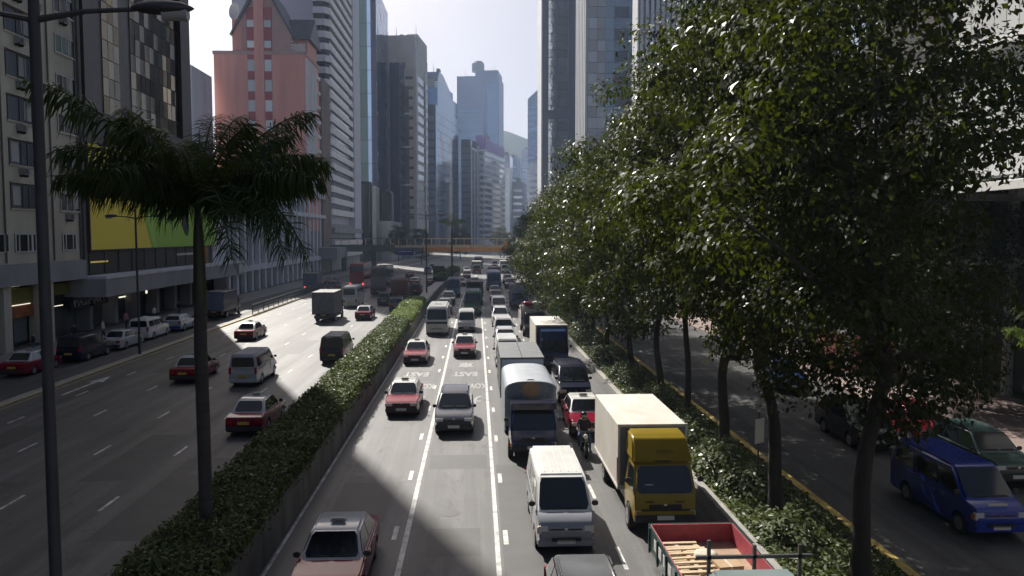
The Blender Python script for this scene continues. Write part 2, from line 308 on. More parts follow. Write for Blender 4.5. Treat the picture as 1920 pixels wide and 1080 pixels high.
# painted lines, parts of the road they lie on
ZP = 0.005
def line(x, y0, y1, w, parent, m='road_paint'): return strip("lane_line", m, x - w / 2, x + w / 2, y0, y1, ZP, None, parent)
line(-5.78, 5, 190, 0.10, road); line(-2.16, 5, 240, 0.16, road); line(0.60, 5, 240, 0.14, road)
line(-25.05, 5, 150, 0.08, road_l, 'yellow_paint'); line(-8.15, 5, 150, 0.08, road_l)
DASH = {}
def dash(x, Y, w, L, parent):
    k = (w, L)
    if k not in DASH: DASH[k] = MB().add([(-w / 2, 0, 0), (w / 2, 0, 0), (w / 2, L, 0), (-w / 2, L, 0)], [(0, 1, 2, 3)]).mesh("lane_dash", 'road_paint', fix=False)
    return link("lane_dash", DASH[k], parent, (x + cv(Y), Y, ZP), (0, 0, -math.atan((cv(Y + 1) - cv(Y)))))
for i in range(34):
    Y = 17.3 + 5.93 * i
    dash(0.87, Y, 0.15, 1.15, road); dash(-2.52, Y + 0.5, 0.15, 1.15, road)
    if i < 30: dash(4.12, Y + 4.0, 0.12, 1.6, road)
for x, ph in ((-12.6, 26.7), (-16.0, 27.0), (-19.45, 27.6), (-22.9, 26.2)):
    for i in range(26): dash(x, ph + 6.7 * (i - 2), 0.12, 1.5, road_l)
# turn arrow in the kerb lane
MB().add([(-0.09, 0, 0), (0.09, 0, 0), (0.09, 4.2, 0), (-0.09, 4.2, 0), (-0.45, 4.2, 0), (0.45, 4.2, 0), (0, 6.2, 0)], [(0, 1, 2, 3), (4, 5, 6)]).build("lane_arrow", 'road_paint', road_l, None, (-23.8, 46.5, ZP), fix=False)
# lane words, read by the oncoming drivers
def word(t, x, Y, size, sy):
    o = link("lane_lettering", text_mesh(t, size, 'worn_paint', 0.0), road, (x, Y, ZP + 0.001), (0, 0, PI), (1, sy, 1)); return o
for xx in (-0.75, -3.95):
    word("\u4e5d\u9f8d", xx, 44.4, 1.05, 2.1); word("KOWLOON", xx, 48.4, 0.50, 4.2); word("EAST", xx, 52.6, 0.74, 2.9); word("\u6771", xx, 56.4, 1.1, 2.0)
# worn repair patches and joints
for a in ((0.75, 1.9, 20.0, 31.5), (-4.9, -3.0, 25.2, 29.4), (-1.5, 0.1, 22.4, 24.6), (-5.0, -2.9, 50.2, 53.8), (2.0, 3.6, 28.2, 30.4), (-11.8, -9.6, 24, 33), (-18.6, -16.9, 24, 30), (-15.4, -13.6, 62, 70), (-21.8, -20.2, 54, 60), (-11.4, -9.4, 66, 74), (-1.9, 0.4, 31.0, 33.0), (-5.2, -2.7, 44, 45.4), (-14.9, -13.2, 30, 37), (-22.0, -20.4, 34, 39)):
    strip("road_patch", 'patch', a[0], a[1], a[2], a[3], 0.002, None, road if a[0] > -7 else road_l)
# repair joint and manhole covers
mh = MB().tube([(0, 0, 0), (0, 0, 0.002)], 0.33, 16).mesh("manhole_cover", 'metal_dark')
for x, y in ((-4.4, 30.5), (-0.9, 26.0), (2.4, 30.2), (-18.0, 38.0), (-10.8, 31.0), (-14.4, 58)): link("manhole_cover", mh, road if x > -7 else road_l, (x, y, 0.0035))

# ------------------------------------------------------------------ buildings
def pane_mesh(name, w, h, m, t=0.05):
    """thin pane standing in the local y/z plane, facing +x, origin at its lower near corner"""
    return MB().box(0, t, 0, w, 0, h).mesh(name, m, fix=False)
def facing_mesh(name, w, h, m, t=0.05):
    """thin pane in the local x/z plane facing -y"""
    return MB().box(0, w, -t, 0, 0, h).mesh(name, m, fix=False)
rng = random.Random(7)

# beige walk-up apartment block
b = thing("apartment_block", "beige apartment block with ribbon windows and air conditioners, at the left edge", "building", (-36, 47, 0))
bx("wall", 'beige', b, -24, 0, 0, 28.0, 6.9, 62)
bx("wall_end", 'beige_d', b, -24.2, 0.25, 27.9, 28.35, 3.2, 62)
WA = MB().box(0, 0.04, 0, 4.9, 0, 1.95, 0)
for (a, c) in ((0, 0.1), (1.6, 1.68), (2.5, 2.62), (3.7, 3.78), (4.8, 4.9)): WA.box(0.04, 0.09, a, c, 0, 1.95, 1)
WA.box(0.04, 0.09, 0.1, 4.8, 0, 0.08, 1).box(0.04, 0.09, 0.1, 4.8, 1.87, 1.95, 1)
WA = WA.mesh("window", ['win_dark', 'frame_d'])
WB = MB().box(0, 0.04, 0, 3.3, 0, 1.6, 0)
for (a, c) in ((0, 0.08), (1.0, 1.08), (2.2, 2.28), (3.22, 3.3)): WB.box(0.04, 0.1, a, c, 0, 1.6, 1)
WB.box(0.04, 0.1, 0.08, 3.22, 0, 0.08, 1).box(0.04, 0.1, 0.08, 3.22, 1.52, 1.6, 1)
WBd = WB.mesh("window", ['win_dark', 'frame_w']); WBg = WB.mesh("window", ['win_green', 'frame_w'])
WS = MB().box(0, 0.04, 0, 2.4, 0, 1.5, 0)
for (a, c) in ((0, 0.14), (0.5, 0.62), (1.75, 1.87), (2.26, 2.4)): WS.box(0.04, 0.1, a, c, 0, 1.5, 1)
WS.box(0.04, 0.1, 0.14, 2.26, 0, 0.1, 1).box(0.04, 0.1, 0.14, 2.26, 1.4, 1.5, 1)
WS = WS.mesh("window", ['win_dark', 'frame_w'])
SILL = MB().box(0, 0.14, -0.1, 5.0, -0.1, 0).mesh("sill", 'beige', fix=False); SILB = MB().box(0, 0.14, -0.1, 3.4, -0.1, 0).mesh("sill", 'beige', fix=False)
HOOD = MB().box(0, 0.3, -0.1, 5.0, 1.98, 2.08).mesh("window_hood", 'beige', fix=False)
AC = MB().box(0, 0.5, 0, 0.8, 0, 0.5, 0).box(0.5, 0.52, 0.08, 0.5, 0.06, 0.44, 1).box(0, 0.4, 0.1, 0.14, -0.18, 0, 1).box(0, 0.4, 0.66, 0.7, -0.18, 0, 1).mesh("air_conditioner", ['acunit', 'black'])
CUR = MB().box(0, 0.01, 0, 1.0, 0, 1.5).mesh("curtain", 'curtain', fix=False)
for r in range(14):
    Z = 11.25 + 3.4 * r
    for (yy, wm, sl) in ((10.2, WA, SILL), (16.9, WA, SILL), (24.3, WBg if r in (4, 6) else WBd, SILB)):
        link("window", wm, b, (0.0, yy, Z)); link("sill", sl, b, (0.0, yy, Z))
        if wm is WA: link("window_hood", HOOD, b, (0.0, yy, Z))
        if rng.random() < 0.6: link("curtain", CUR, b, (0.041, yy + rng.choice([0.3, 1.8, 2.3]), Z + 0.25))
    for yy in (11.2, 18.0, 20.6, 25.0, 26.3):
        if rng.random() < 0.42: link("air_conditioner", AC, b, (0.0, yy + rng.random() * 0.3, Z - 0.72))
for yy in (10.5, 14.0, 17.2, 19.6, 24.4): link("window", WS, b, (0.0, yy, 7.8))
PIPE = MB().tube([(0, 0, 7), (0, 0, 60)], 0.07, 6).mesh("drain_pipe", 'beige_d')
for yy in (15.9, 22.9, 27.5): link("drain_pipe", PIPE, b, (0.1, yy, 0))
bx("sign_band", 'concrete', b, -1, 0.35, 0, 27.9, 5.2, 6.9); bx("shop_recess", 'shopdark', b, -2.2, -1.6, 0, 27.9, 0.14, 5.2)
for yy in (3.5, 9.8, 15.3, 21.5): bx("pillar", 'beige', b, -1.5, 0.1, yy, yy + 1.0, 0.14, 5.2)
for (ya, yb, za, zb, m) in ((16.4, 21.3, 3.6, 4.9, 'olive'), (16.4, 21.3, 2.5, 3.45, 'orange_sign'), (22.6, 27.4, 3.9, 4.9, 'olive'), (10.9, 15.2, 3.6, 4.9, 'olive')): bx("shop_sign", m, b, -1.55, -1.0, ya, yb, za, zb)
for (ya, yb, z) in ((16.5, 20.8, 3.5), (16.6, 19.3, 5.05), (22.7, 26, 2.9)): bx("light_tube", 'tube', b, -1.0, -0.93, ya, yb, z, z + 0.06)
for (ya, yb) in ((17, 19), (19.3, 21.2), (23, 25), (25.4, 27.3)): bx("shop_window", 'shopfront', b, -1.58, -1.5, ya, yb, 0.4, 2.4)

# bronze glass tower on its podium with the billboard
b = thing("office_tower", "dark bronze glass tower above the yellow and green billboard", "building", (-36, 75.4, 0))
bx("podium_wall", 'blackbrown', b, -24, 0, 0.0, 35.7, 5.4, 20.8)
bx("tower_wall", 'brownstone', b, -24, -0.1, 0.6, 27.9, 20.8, 97)
bx("corner_pier", 'blackbrown', b, -3, 0.35, 24.8, 27.9, 20.8, 97)
bx("edge_pier", 'brownstone', b, -3, 0.25, 0.6, 2.2, 20.8, 97)
PN = pane_mesh("glass_pane", 1.16, 1.72, 'gl_bronze', 0.06)
for c in range(11):
    for r in range(11):
        link("glass_pane", PN, b, (-0.08, 11.3 + c * 1.23, 20.95 + r * 1.8), (0, R(rng.gauss(0, 0.35)), R(rng.gauss(0, 0.5))))
for c in range(3):
    for r in range(11):
        link("glass_pane", PN, b, (-0.08, 4.9 + c * 1.23, 20.95 + r * 1.8), (0, R(rng.gauss(0, 0.35)), R(rng.gauss(0, 0.5))))
for r in range(22): bx("glass_band", 'gl_bronze', b, -0.1, -0.03, 4.9, 24.7, 41 + r * 2.5, 43.1 + r * 2.5)
bx("ledge_band", 'blackbrown', b, 0, 0.3, 0.0, 35.7, 17.75, 20.8)
bx("orange_pillar", 'orange_sign', b, 0, 0.4, 31.6, 32.6, 5.4, 7.7)
bx("lit_strip", 'shop_yellow', b, 0.0, 0.05, 1.0, 4.5, 6.55, 6.7); bx("white_strip", 'frame_w', b, 0.0, 0.06, 22.5, 31.0, 6.7, 6.95)
bx("canopy", 'concrete', b, -2, 2.2, -0.9, 42.5, 3.5, 5.15); bx("canopy_edge", 'concrete_l', b, -2, 2.3, -0.9, 42.6, 5.15, 5.4)
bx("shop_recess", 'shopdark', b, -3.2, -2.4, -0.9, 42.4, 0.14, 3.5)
for k in range(8): bx("pillar", 'concrete', b, -2.3, -1.0, 2.6 + k * 5.4, 3.3 + k * 5.4, 0.14, 3.5)
for (ya, yb, m) in ((0, 2.4, 'shopfront'), (3.6, 5.8, 'concrete_l'), (6.2, 8.0, 'shopfront'), (9.0, 11.2, 'concrete'), (11.6, 13.2, 'shopfront'), (14.6, 18, 'shopdark'), (19.6, 23, 'shopfront'), (25.2, 28.6, 'concrete')): bx("shop_window", m, b, -2.4, -2.3, ya, yb, 0.2, 2.6)
for (ya, yb) in ((5.0, 7.6), (11.9, 13.9)): bx("light_tube", 'tube', b, -2.3, -2.22, ya, yb, 2.42, 2.55)
bx("white_lamp", 'tube', b, -0.9, -0.8, 15.4, 15.7, 2.65, 3.35)
link("lettering", text_mesh("MASSMART", 1.25, 'concrete_l', 0.03), b, (-0.95, 2.7, 2.95), (R(90), 0, R(90)))
bx("sign_backing", 'shopdark', b, -1.4, -1.0, -0.8, 6.6, 2.35, 3.5)
bx("canopy_sign", 'frame_w', b, 2.3, 2.38, 39.6, 41.4, 3.7, 5.0)

bl = thing("billboard", "big yellow billboard with a green fruit and dark leaf", "billboard", (-35.55, 75.6, 7.7))
W_, H_ = 35.4, 10.0
bx("backing", 'metal_dark', bl, -0.4, 0, 0, W_, 0, H_); bx("yellow_panel", 'bill_y', bl, 0.0, 0.03, 0.1, W_ - 0.1, 0.1, H_ - 0.1)
edge = [(10.9 + 3.2 * ((H_ - 0.1 - z) / H_) ** 2.2 + 0.0, z) for z in [9.9 - 0.49 * k for k in range(21)]]
MB().prism([(y, z) for y, z in edge] + [(W_ - 0.1, 0.1), (W_ - 0.1, 9.9)], 'x', 0.03, 0.05).build("green_panel", 'bill_g', bl)
hl = [(y + 0.5, z) for y, z in edge] + [(y + 1.3 + 0.9 * math.sin(PI * (z / H_)), z) for y, z in reversed(edge)]
MB().prism(hl, 'x', 0.05, 0.06).build("highlight", 'bill_g2', bl)
leaf = [(1.15 * math.sin(t) * (1.0 + 0.16 * math.cos(3 * t)), 2.2 * math.cos(t)) for t in [2 * PI * k / 22 for k in range(22)]]
MB().prism([(24.0 + a * .9 - 0.25 * c_, 3.2 + c_ * .85) for a, c_ in leaf], 'x', 0.05, 0.065).build("leaf_print", 'bill_leaf', bl)
for k in range(12): bx("frame_post", 'metal_dark', bl, -0.42, -0.38, 0.5 + k * 3.1, 0.62 + k * 3.1, -2.2, 0)

# unseen blocks behind the camera, added to dim the skylight and give reflections
for nm, lab, x0, x1, y0, y1, h, m in (("apartment_block", "long beige block added unseen beside the camera to dim the skylight", -62, -36, -150, 46.5, 42, 'beige'), ("unseen_block", "tall pale block added unseen on the tree side to dim the skylight", 30, 56, -150, 23.5, 22, 'concrete_l'), ("unseen_block", "wide block added unseen far behind the camera for reflections", -60, 70, -330, -300, 60, 'tan')):
    b = thing(nm, lab, "building", (0, 0, 0)); bx("wall", m, b, x0, x1, y0, y1, 0, h)
    for r in range(int(h / 3.4) - 2):
        bx("window_band", 'win_dark', b, x0 - 0.05, x1 + 0.05, y0 - .05, y1 + .05, 5 + r * 3.4, 6.7 + r * 3.4)
# small grey blocks seen in the gap beside the pink tower
b = thing("grey_block", "small grey concrete block in the gap beside the pink tower", "building", (-64, 160, 0)); bx("wall", 'concrete_l', b, -6, 9, 0, 12, 0, 42)
for r in range(5): bx("window_band", 'win_dark', b, -6.0, 8.6, -0.05, 0.0, 26 + r * 3.1, 27.4 + r * 3.1)
bx("roof_tank", 'concrete', b, 0.5, 5, 3, 9, 42, 44.5)
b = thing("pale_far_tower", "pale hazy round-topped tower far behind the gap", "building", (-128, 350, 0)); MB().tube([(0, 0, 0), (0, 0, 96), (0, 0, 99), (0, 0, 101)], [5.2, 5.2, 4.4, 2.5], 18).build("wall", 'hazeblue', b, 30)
for r in range(9): MB().tube([(0, 0, 62 + r * 3.6), (0, 0, 63.6 + r * 3.6)], 5.25, 18).build("window_band", 'gl_grey', b, 30)

# colonnaded podium
b = thing("colonnade_building", "grey stone podium with tall columns and arcade below the pink tower", "building", (-36, 111.5, 0))
Lb = 80.0
bx("wall", 'concrete_l', b, -30, -0.9, 6.2, Lb, 0, 18.0); bx("end_wall", 'concrete_l', b, -30, -0.3, 0, 6.2, 5.4, 18.0)
for (z0, z1, pr) in ((3.45, 4.35, 0.3), (12.95, 13.75, 0.55), (17.5, 18.4, 0.5)): bx("cornice", 'concrete_l', b, -0.9, pr, 6.2, Lb, z0, z1)
CO1 = MB().box(-0.9, 0.1, 0, 1.0, 4.35, 12.95).mesh("column", 'concrete_l', fix=False)
CO0 = MB().box(-0.9, 0.0, 0, 1.1, 0.14, 3.45).mesh("arcade_pier", 'concrete_l', fix=False)
CO2 = MB().box(-0.9, 0.0, 0, 0.8, 13.75, 17.5).mesh("column", 'concrete_l', fix=False)
PT = MB().box(-0.9, -0.6, 0, 3.1, 5.1, 12.4, 0).box(-0.6, -0.5, 1.5, 1.6, 5.1, 12.4, 1).box(-0.6, -0.5, 0, 3.1, 9.0, 9.15, 1).mesh("tall_window", ['gl_dark', 'concrete'])
PU = MB().box(-0.9, -0.6, 0, 3.3, 14.1, 17.1, 0).box(-0.6, -0.5, 1.6, 1.72, 14.1, 17.1, 1).mesh("upper_window", ['gl_dark', 'concrete_l'])
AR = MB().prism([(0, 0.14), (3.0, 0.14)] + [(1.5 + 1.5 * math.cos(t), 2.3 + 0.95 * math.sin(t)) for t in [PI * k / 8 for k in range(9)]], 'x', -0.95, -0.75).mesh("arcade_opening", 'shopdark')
for k in range(18):
    y = 6.5 + k * 4.05
    link("column", CO1, b, (0, y, 0)); link("arcade_pier", CO0, b, (0, y - 0.05, 0)); link("column", CO2, b, (0, y + 0.1, 0))
    link("tall_window", PT, b, (0, y + 1.0, 0)); link("upper_window", PU, b, (0, y + 0.9, 0)); link("arcade_opening", AR, b, (0.1, y + 1.05, 0))
MB().prism([(0.3, 0.14), (6.0, 0.14), (6.0, 3.6)] + [(3.15 + 2.85 * math.cos(t), 3.6 + 1.4 * math.sin(t)) for t in [PI * k / 10 for k in range(11)]] + [(0.3, 3.6)], 'x', -0.4, -0.15).build("archway", 'black', b)

# pink gabled tower
b = thing("pink_tower", "salmon pink tower with gables and slate roof", "building", (-36, 174.2, 0))
bx("wall", 'pink', b, -19.2, -0.2, 0, 15, 10, 47.2); bx("parapet", 'pinkgrey', b, -19.4, 0.0, -0.15, 15.1, 47.2, 47.9)
bx("upper_wall", 'pinkgrey', b, -15.1, -3.1, 0.3, 14, 47.9, 52)
MB().prism([(-15.1, 52), (-3.1, 52), (-7.6, 60.5), (-10.4, 60.5)], 'y', 0.3, 14).build("gable", 'pinkgrey', b)
bx("side_turret", 'pink', b, -15.3, -13.2, 0.2, 5, 47.9, 55)
bx("centre_bay", 'pink', b, -10.65, -8.68, -0.35, 0.3, 20, 66); bx("bay_strip", 'pinkred', b, -12.3, -10.65, 0.05, 0.3, 47.9, 57); bx("bay_strip", 'pinkred', b, -8.68, -7.05, 0.05, 0.3, 47.9, 57)
MB().prism([(-3.0, 51.4), (-2.5, 51.2), (-7.6, 61.2), (-8.1, 60.6)], 'y', -0.5, 14.4).build("roof_slope", 'slate', b)
MB().prism([(-15.2, 51.4), (-15.7, 51.2), (-10.4, 61.2), (-9.9, 60.6)], 'y', -0.5, 14.4).build("roof_slope", 'slate', b)
MB().prism([(2.2, 51.0), (8, 56.6), (13.8, 51.0)], 'x', -7.0, 0.6).build("slate_roof", 'slate', b)
bx("dormer_wall", 'pink', b, -5.5, -0.2, 3.2, 12.8, 47.9, 51.0)
MB().prism([(3.2, 51), (12.8, 51), (8, 55.6)], 'x', -0.2, 0.0).build("gable_end", 'win_pale', b)
for z in (48.6, 49.8): bx("balcony_rail", 'finw', b, -3.1, -2.6, 0.2, 6, z, z + 0.25)
WP = facing_mesh("window", 1.42, 2.35, 'win_pale', 0.06); SP = facing_mesh("spandrel", 1.42, 1.75, 'pinkred', 0.05); WR = facing_mesh("window_reveal", 1.7, 36, 'pinkgrey', 0.02)
for x in (-12.15, -8.6):
    link("window_reveal", WR, b, (x - 0.14, -0.001, 11.0))
    for r in range(8):
        z = 43.75 - 4.22 * r; link("window", WP, b, (x, -0.03, z)); link("spandrel", SP, b, (x, -0.03, z - 1.85))
    for z in (48.6, 52.9): link("window", WP, b, (x, 0.04, z), (0, 0, 0), (1, 1, 0.62))
    bx("spandrel", 'pinkred', b, x, x + 1.42, -0.08, -0.03, 46.2, 47.1)
FN = MB().box(0, 0.5, 0, 0.75, 18, 46.5).mesh("fin", 'finw', fix=False); SG = MB().box(0, 0.12, 0, 0.8, 18, 46.0).mesh("window_strip", 'win_pale', fix=False)
for k in range(7): link("fin", FN, b, (-0.2, 0.1 + k * 1.55, 0)); link("window_strip", SG, b, (-0.2, 0.85 + k * 1.55, 0))
for k in range(9): bx("side_ledge", 'finw', b, -0.2, 0.25, 11.2, 14.6, 18 + 3.3 * k, 18.7 + 3.3 * k)
for k in range(22): bx("parapet_post", 'finw', b, -3.0 + k * 0.135, -2.93 + k * 0.135, 0.0, 0.08, 47.9, 49.3)
bx("parapet_rail", 'finw', b, -3.0, 0, -0.02, 0.1, 49.3, 49.42)
d = MB(); n = 14
prof = [(0.0, 0), (0.8, 0.12), (1.4, 0.42), (1.75, 0.8)]
vs = [(r * math.cos(2 * PI * k / n), -a, r * math.sin(2 * PI * k / n)) for r, a in prof for k in range(n)]
fs = [(i * n + k, i * n + (k + 1) % n, (i + 1) * n + (k + 1) % n, (i + 1) * n + k) for i in range(3) for k in range(n)]
d.add(vs, fs); d.tube([(0, 0, 0), (0, 1.2, -1.6)], 0.12, 6)
dish = d.build("satellite_dish", 'finw', None, 30, (-50.0, 174.0, 55.9), (0, 0, R(-35))); tag(dish, "white satellite dish on the roof edge of the pink tower", "satellite dish")

b = thing("ribbed_slab", "narrow brown ribbed slab beside the pink tower", "building", (-36, 191.6, 0)); bx("wall", 'brownrib', b, -20, -0.6, 0, 11, 0, 45)
RB = MB().box(-0.6, 0, 0, 0.7, 5, 46).mesh("rib", 'brownrib', fix=False)
for k in range(7): link("rib", RB, b, (0.0, 0.1 + k * 1.6, 0))
bx("podium_band", 'concrete', b, -6, 0.4, 0, 11, 3.4, 5)

# striped balcony tower
b = thing("striped_tower", "tall tower striped with white balcony bands", "building", (-36, 203.4, 0))
bx("wall", 'lilac', b, -24, -1.6, 0.8, 36, 12, 114.5); bx("end_pier", 'lilac', b, -6, 0.25, 36.0, 49, 5, 114.5); bx("podium_wall", 'concrete', b, -24, -0.5, 0.5, 49, 0, 12)
BD = MB().prism([(-4.2, 0.0), (-1.2, 0.0), (0.0, 1.8), (0.0, 36), (-1.7, 36), (-1.7, 0.85), (-4.2, 0.85)], 'z', 0, 1.55).mesh("balcony_band", 'bandw')
WN = MB().prism([(-4.1, 0.5), (-1.5, 0.5), (-0.5, 2.2), (-0.5, 36), (-1.7, 36), (-1.7, 0.85), (-4.1, 0.85)], 'z', 0, 1.37).mesh("window_band", 'gl_dark')
for k in range(34):
    z = 14.2 + 2.92 * k; link("balcony_band", BD, b, (0, 0, z)); link("window_band", WN, b, (0, 0, z + 1.56))
for k in range(9): bx("wall_joint", 'concrete', b, -24, -4.2, 0.72, 0.8, 14 + 11.2 * k, 14.2 + 11.2 * k)
for (z0, z1, m) in ((3.2, 4.6, 'concrete_l'), (6.4, 7.6, 'finw'), (9.6, 11, 'concrete')): bx("podium_band", m, b, -3, 0.5, 0.3, 49, z0, z1)
for k in range(5): bx("shop_sign", rng.choice(['frame_w', 'signblue', 'orange_sign', 'win_pale']), b, -0.5, 0.7, 4 + k * 9, 6.5 + k * 9, 4.7, 6.2)

# blue-green glass tower
b = thing("glass_tower", "tall blue glass tower with a teal striped corner", "building", (-42.6, 297.5, 0))
bx("core", 'gl_dark', b, -6, 6.4, 0.2, 40, 0, 100)
for (x0, x1, m) in ((-6, 0.6, 'concrete'), (0.6, 3.2, 'gl_teal'), (3.2, 4.6, 'gl_lblue'), (4.6, 6.5, 'navyw')):
    for r in range(9): bx("glass_panel", m, b, x0 + 0.03, x1 - 0.03, 0, 0.2, 27 + r * 8.4, 35.2 + r * 8.4)
PG = pane_mesh("glass_pane", 4.8, 2.35, 'gl_blue', 0.12)
for c in range(8):
    for r in range(29): link("glass_pane", PG, b, (6.42, 0.3 + c * 4.95, 27.5 + r * 2.5), (0, R(rng.gauss(0, 0.4)), R(rng.gauss(0, 0.5))))
b = thing("drum_podium", "dark round-fronted podium block at the foot of the glass tower", "building", (-38, 282, 0))
for (dx, dy, r, h) in ((-1.6, 0, 4.2, 27.5), (4.0, 12, 4.0, 25)): MB().tube([(dx, dy, 0), (dx, dy, h - 1), (dx, dy, h)], [r, r, r * 0.8], 20).build("drum", 'gl_dark', b, 30)
bx("pier", 'concrete', b, 1.6, 3.4, -2, 8, 0, 26); bx("base_wall", 'concrete', b, -8, 8.2, 2, 40, 0, 14)

def tower(name, label, loc, rz, w, dp, h, wallm, front=None, side=None, fh=4.0, z0=16, nf=None, cat="building"):
    """front-right corner at loc; the body runs to -x (w) and +y (dp); front = (material, band height) on the -y face, side likewise on +x"""
    t = thing(name, label, cat, loc, rz); bx("wall", wallm, t, -w, 0, 0, dp, 0, h)
    nf = nf or int((h - z0 - 2) / fh)
    for (sp, ax) in ((front, 0), (side, 1)):
        if not sp: continue
        m, bh, ma, mb_ = sp
        me = MB().box(-w + ma, -mb_, -0.25, 0, 0, bh).mesh("window_band", m, fix=False) if ax == 0 else MB().box(0, 0.25, ma, dp - mb_, 0, bh).mesh("window_band", m, fix=False)
        for r in range(nf): link("window_band", me, t, (0, 0, z0 + r * fh))
    return t
b = tower("navy_slab", "dark navy slab tower in front of the tan tower", (-31.4, 335, 0), R(-6), 4.0, 22, 79.6, 'navyw', None, ('gl_grey', 2.4, 1, 1), 4.0)
b = tower("tan_tower", "tall tan tower with a stepped top behind the navy slab", (-25.8, 345, 0), R(-7), 12, 30, 88, 'tan', ('tan_d', 1.2, 8.0, 0.8), ('gl_grey', 2.6, 2, 2), 4.2, nf=15)
bx("crown_wall", 'tan', b, -12, 0, 0.5, 10, 88, 93.3); bx("crown_core", 'tan', b, -4.5, 0.2, 6, 28, 88, 95); bx("dark_recess", 'tan_d', b, -6.5, -2.6, -0.3, 0, 10, 72)
for z in (30, 46, 60): bx("pale_band", 'bandw', b, -6.5, -1.2, -0.6, -0.3, z, z + 0.8)
bx("side_pier", 'concrete_l', b, 0.0, 0.7, 0, 3.0, 0, 88); bx("side_pier", 'bandw', b, 0.0, 0.7, 21, 23, 0, 82)
b = tower("stepped_glass_tower", "stepped mirror glass tower with a dark front, left of the street end", (-21.7, 430, 0), R(-10), 7, 62, 78, 'gl_dark', ('navyw', 3.4, 0.3, 0.3), None, 4.4)
for c in range(12):
    for r in range(16):
        m = 'gl_lblue' if (c % 4 in (0, 1) or r > 12) else 'gl_grey'
        bx("glass_pane", m, b, 0.0, 0.3, 1.0 + c * 5.1, 5.8 + c * 5.1, 8 + r * 4.4, 12.1 + r * 4.4)
bx("upper_block", 'gl_blue', b, -7, -0.3, 8, 62, 78, 88); bx("upper_block", 'gl_lblue', b, -9, -1.5, 14, 55, 88, 93)
MB().prism([(16, 93), (50, 93), (30, 99), (20, 99)], 'x', -9, -2).build("pitched_roof", 'gl_grey', b)
for k in range(5): bx("roof_frame", 'concrete', b, -8.5, -2, 10 + k * 8, 10.4 + k * 8, 88, 93.5)
for r in range(4): bx("upper_band", 'bandw', b, -9.05, -1.45, 13.9, 14.0, 88.4 + r * 1.2, 88.9 + r * 1.2)
b = tower("framed_block", "dark glass block with tall white frames beside the stepped tower", (-3.3, 500, 0), R(-12), 6, 30, 68, 'gl_dark', ('navyw', 3, .3, .3), None, 4.0)
for k in range(4): bx("frame_post", 'bandw', b, 0.0, 0.6, 0.5 + k * 9, 1.6 + k * 9, 0, 62)
bx("frame_beam", 'bandw', b, 0, 0.6, 0.5, 28.6, 62, 63.4)
b = tower("purple_capped_block", "white banded block with a purple sign cap at the street end", (5.0, 520, 0), R(-15), 8.5, 62, 64, 'bandw', None, None)
for r in range(15):
    z = 6 + r * 3.9; bx("window_band", 'gl_grey', b, -8.5, 0.0, -0.3, 0, z, z + 1.9); bx("window_band", 'gl_grey', b, 0, 0.35, 1.2, 60, z, z + 2.2)
bx("sign_cap", 'purple', b, -1.0, 0.3, 3, 58, 64, 71); bx("sign_cap_side", 'purple', b, -5.5, -1.0, 0.3, 20, 64, 73); bx("front_pier", 'lilac', b, -8.6, -3.0, -0.6, -0.3, 0, 66)
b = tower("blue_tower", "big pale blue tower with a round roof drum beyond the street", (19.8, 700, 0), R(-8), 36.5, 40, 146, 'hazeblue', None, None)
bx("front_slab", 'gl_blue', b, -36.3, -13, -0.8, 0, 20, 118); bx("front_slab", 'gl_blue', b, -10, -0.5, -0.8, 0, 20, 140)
for r in range(24): bx("window_band", 'gl_grey', b, -36, -13.2, -1.1, -0.8, 24 + r * 3.9, 25.6 + r * 3.9)
bx("roof_block", 'hazeblue', b, -21, -1, 4, 36, 146, 151.5); MB().tube([(-19, 8, 151), (-19, 8, 158), (-19, 8, 160)], [5.5, 5.5, 3.5], 18).build("roof_drum", 'concrete', b, 30)
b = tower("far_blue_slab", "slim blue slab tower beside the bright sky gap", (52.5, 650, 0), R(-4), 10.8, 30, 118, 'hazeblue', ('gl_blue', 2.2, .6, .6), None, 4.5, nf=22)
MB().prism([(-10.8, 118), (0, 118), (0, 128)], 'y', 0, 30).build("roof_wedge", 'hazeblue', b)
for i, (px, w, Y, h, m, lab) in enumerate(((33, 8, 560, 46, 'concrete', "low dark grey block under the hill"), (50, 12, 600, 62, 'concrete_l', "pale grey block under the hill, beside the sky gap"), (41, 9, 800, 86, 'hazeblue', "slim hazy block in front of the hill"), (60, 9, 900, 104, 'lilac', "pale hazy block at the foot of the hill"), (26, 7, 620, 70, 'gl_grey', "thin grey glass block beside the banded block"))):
    b = tower("distant_block", lab, (px, Y, 0), R(-8), w, 24, h, m, ('gl_grey', 1.8, .8, .8), None, 4.6)
    bx("roof_tank", 'concrete', b, -w * .7, -w * .3, 4, 12, h, h + 3)

# right-hand towers
b = thing("dark_pier_tower", "dark grey tower with vertical piers right of the sky gap", "building", (21.3, 260, 0))
bx("wall", 'gl_dark', b, 0.15, 10.8, 0.3, 16, 0, 125); bx("side_wall", 'bandw', b, -0.25, 0.15, 0.0, 16, 0, 125)
for (x0, x1, m) in ((0.15, 2.0, 'navyw'), (4.6, 5.0, 'navyw'), (8.3, 10.8, 'navyw')): bx("pier", m, b, x0, x1, -0.7, 0.3, 0, 125)
for r in range(40):
    z = 20 + r * 2.55
    bx("glass_pane", 'gl_wavy', b, 2.02, 4.55, 0.0, 0.3, z, z + 2.4); bx("glass_pane", 'gl_grey', b, 5.05, 8.28, 0.0, 0.3, z, z + 2.4)
bx("cross_beam", 'navyw', b, 2.0, 8.3, -0.5, 0.0, 46.3, 49.2)
b = thing("mirror_tower", "mirror glass tower with a white ribbed side above the trees", "building", (27.6, 200, 0))
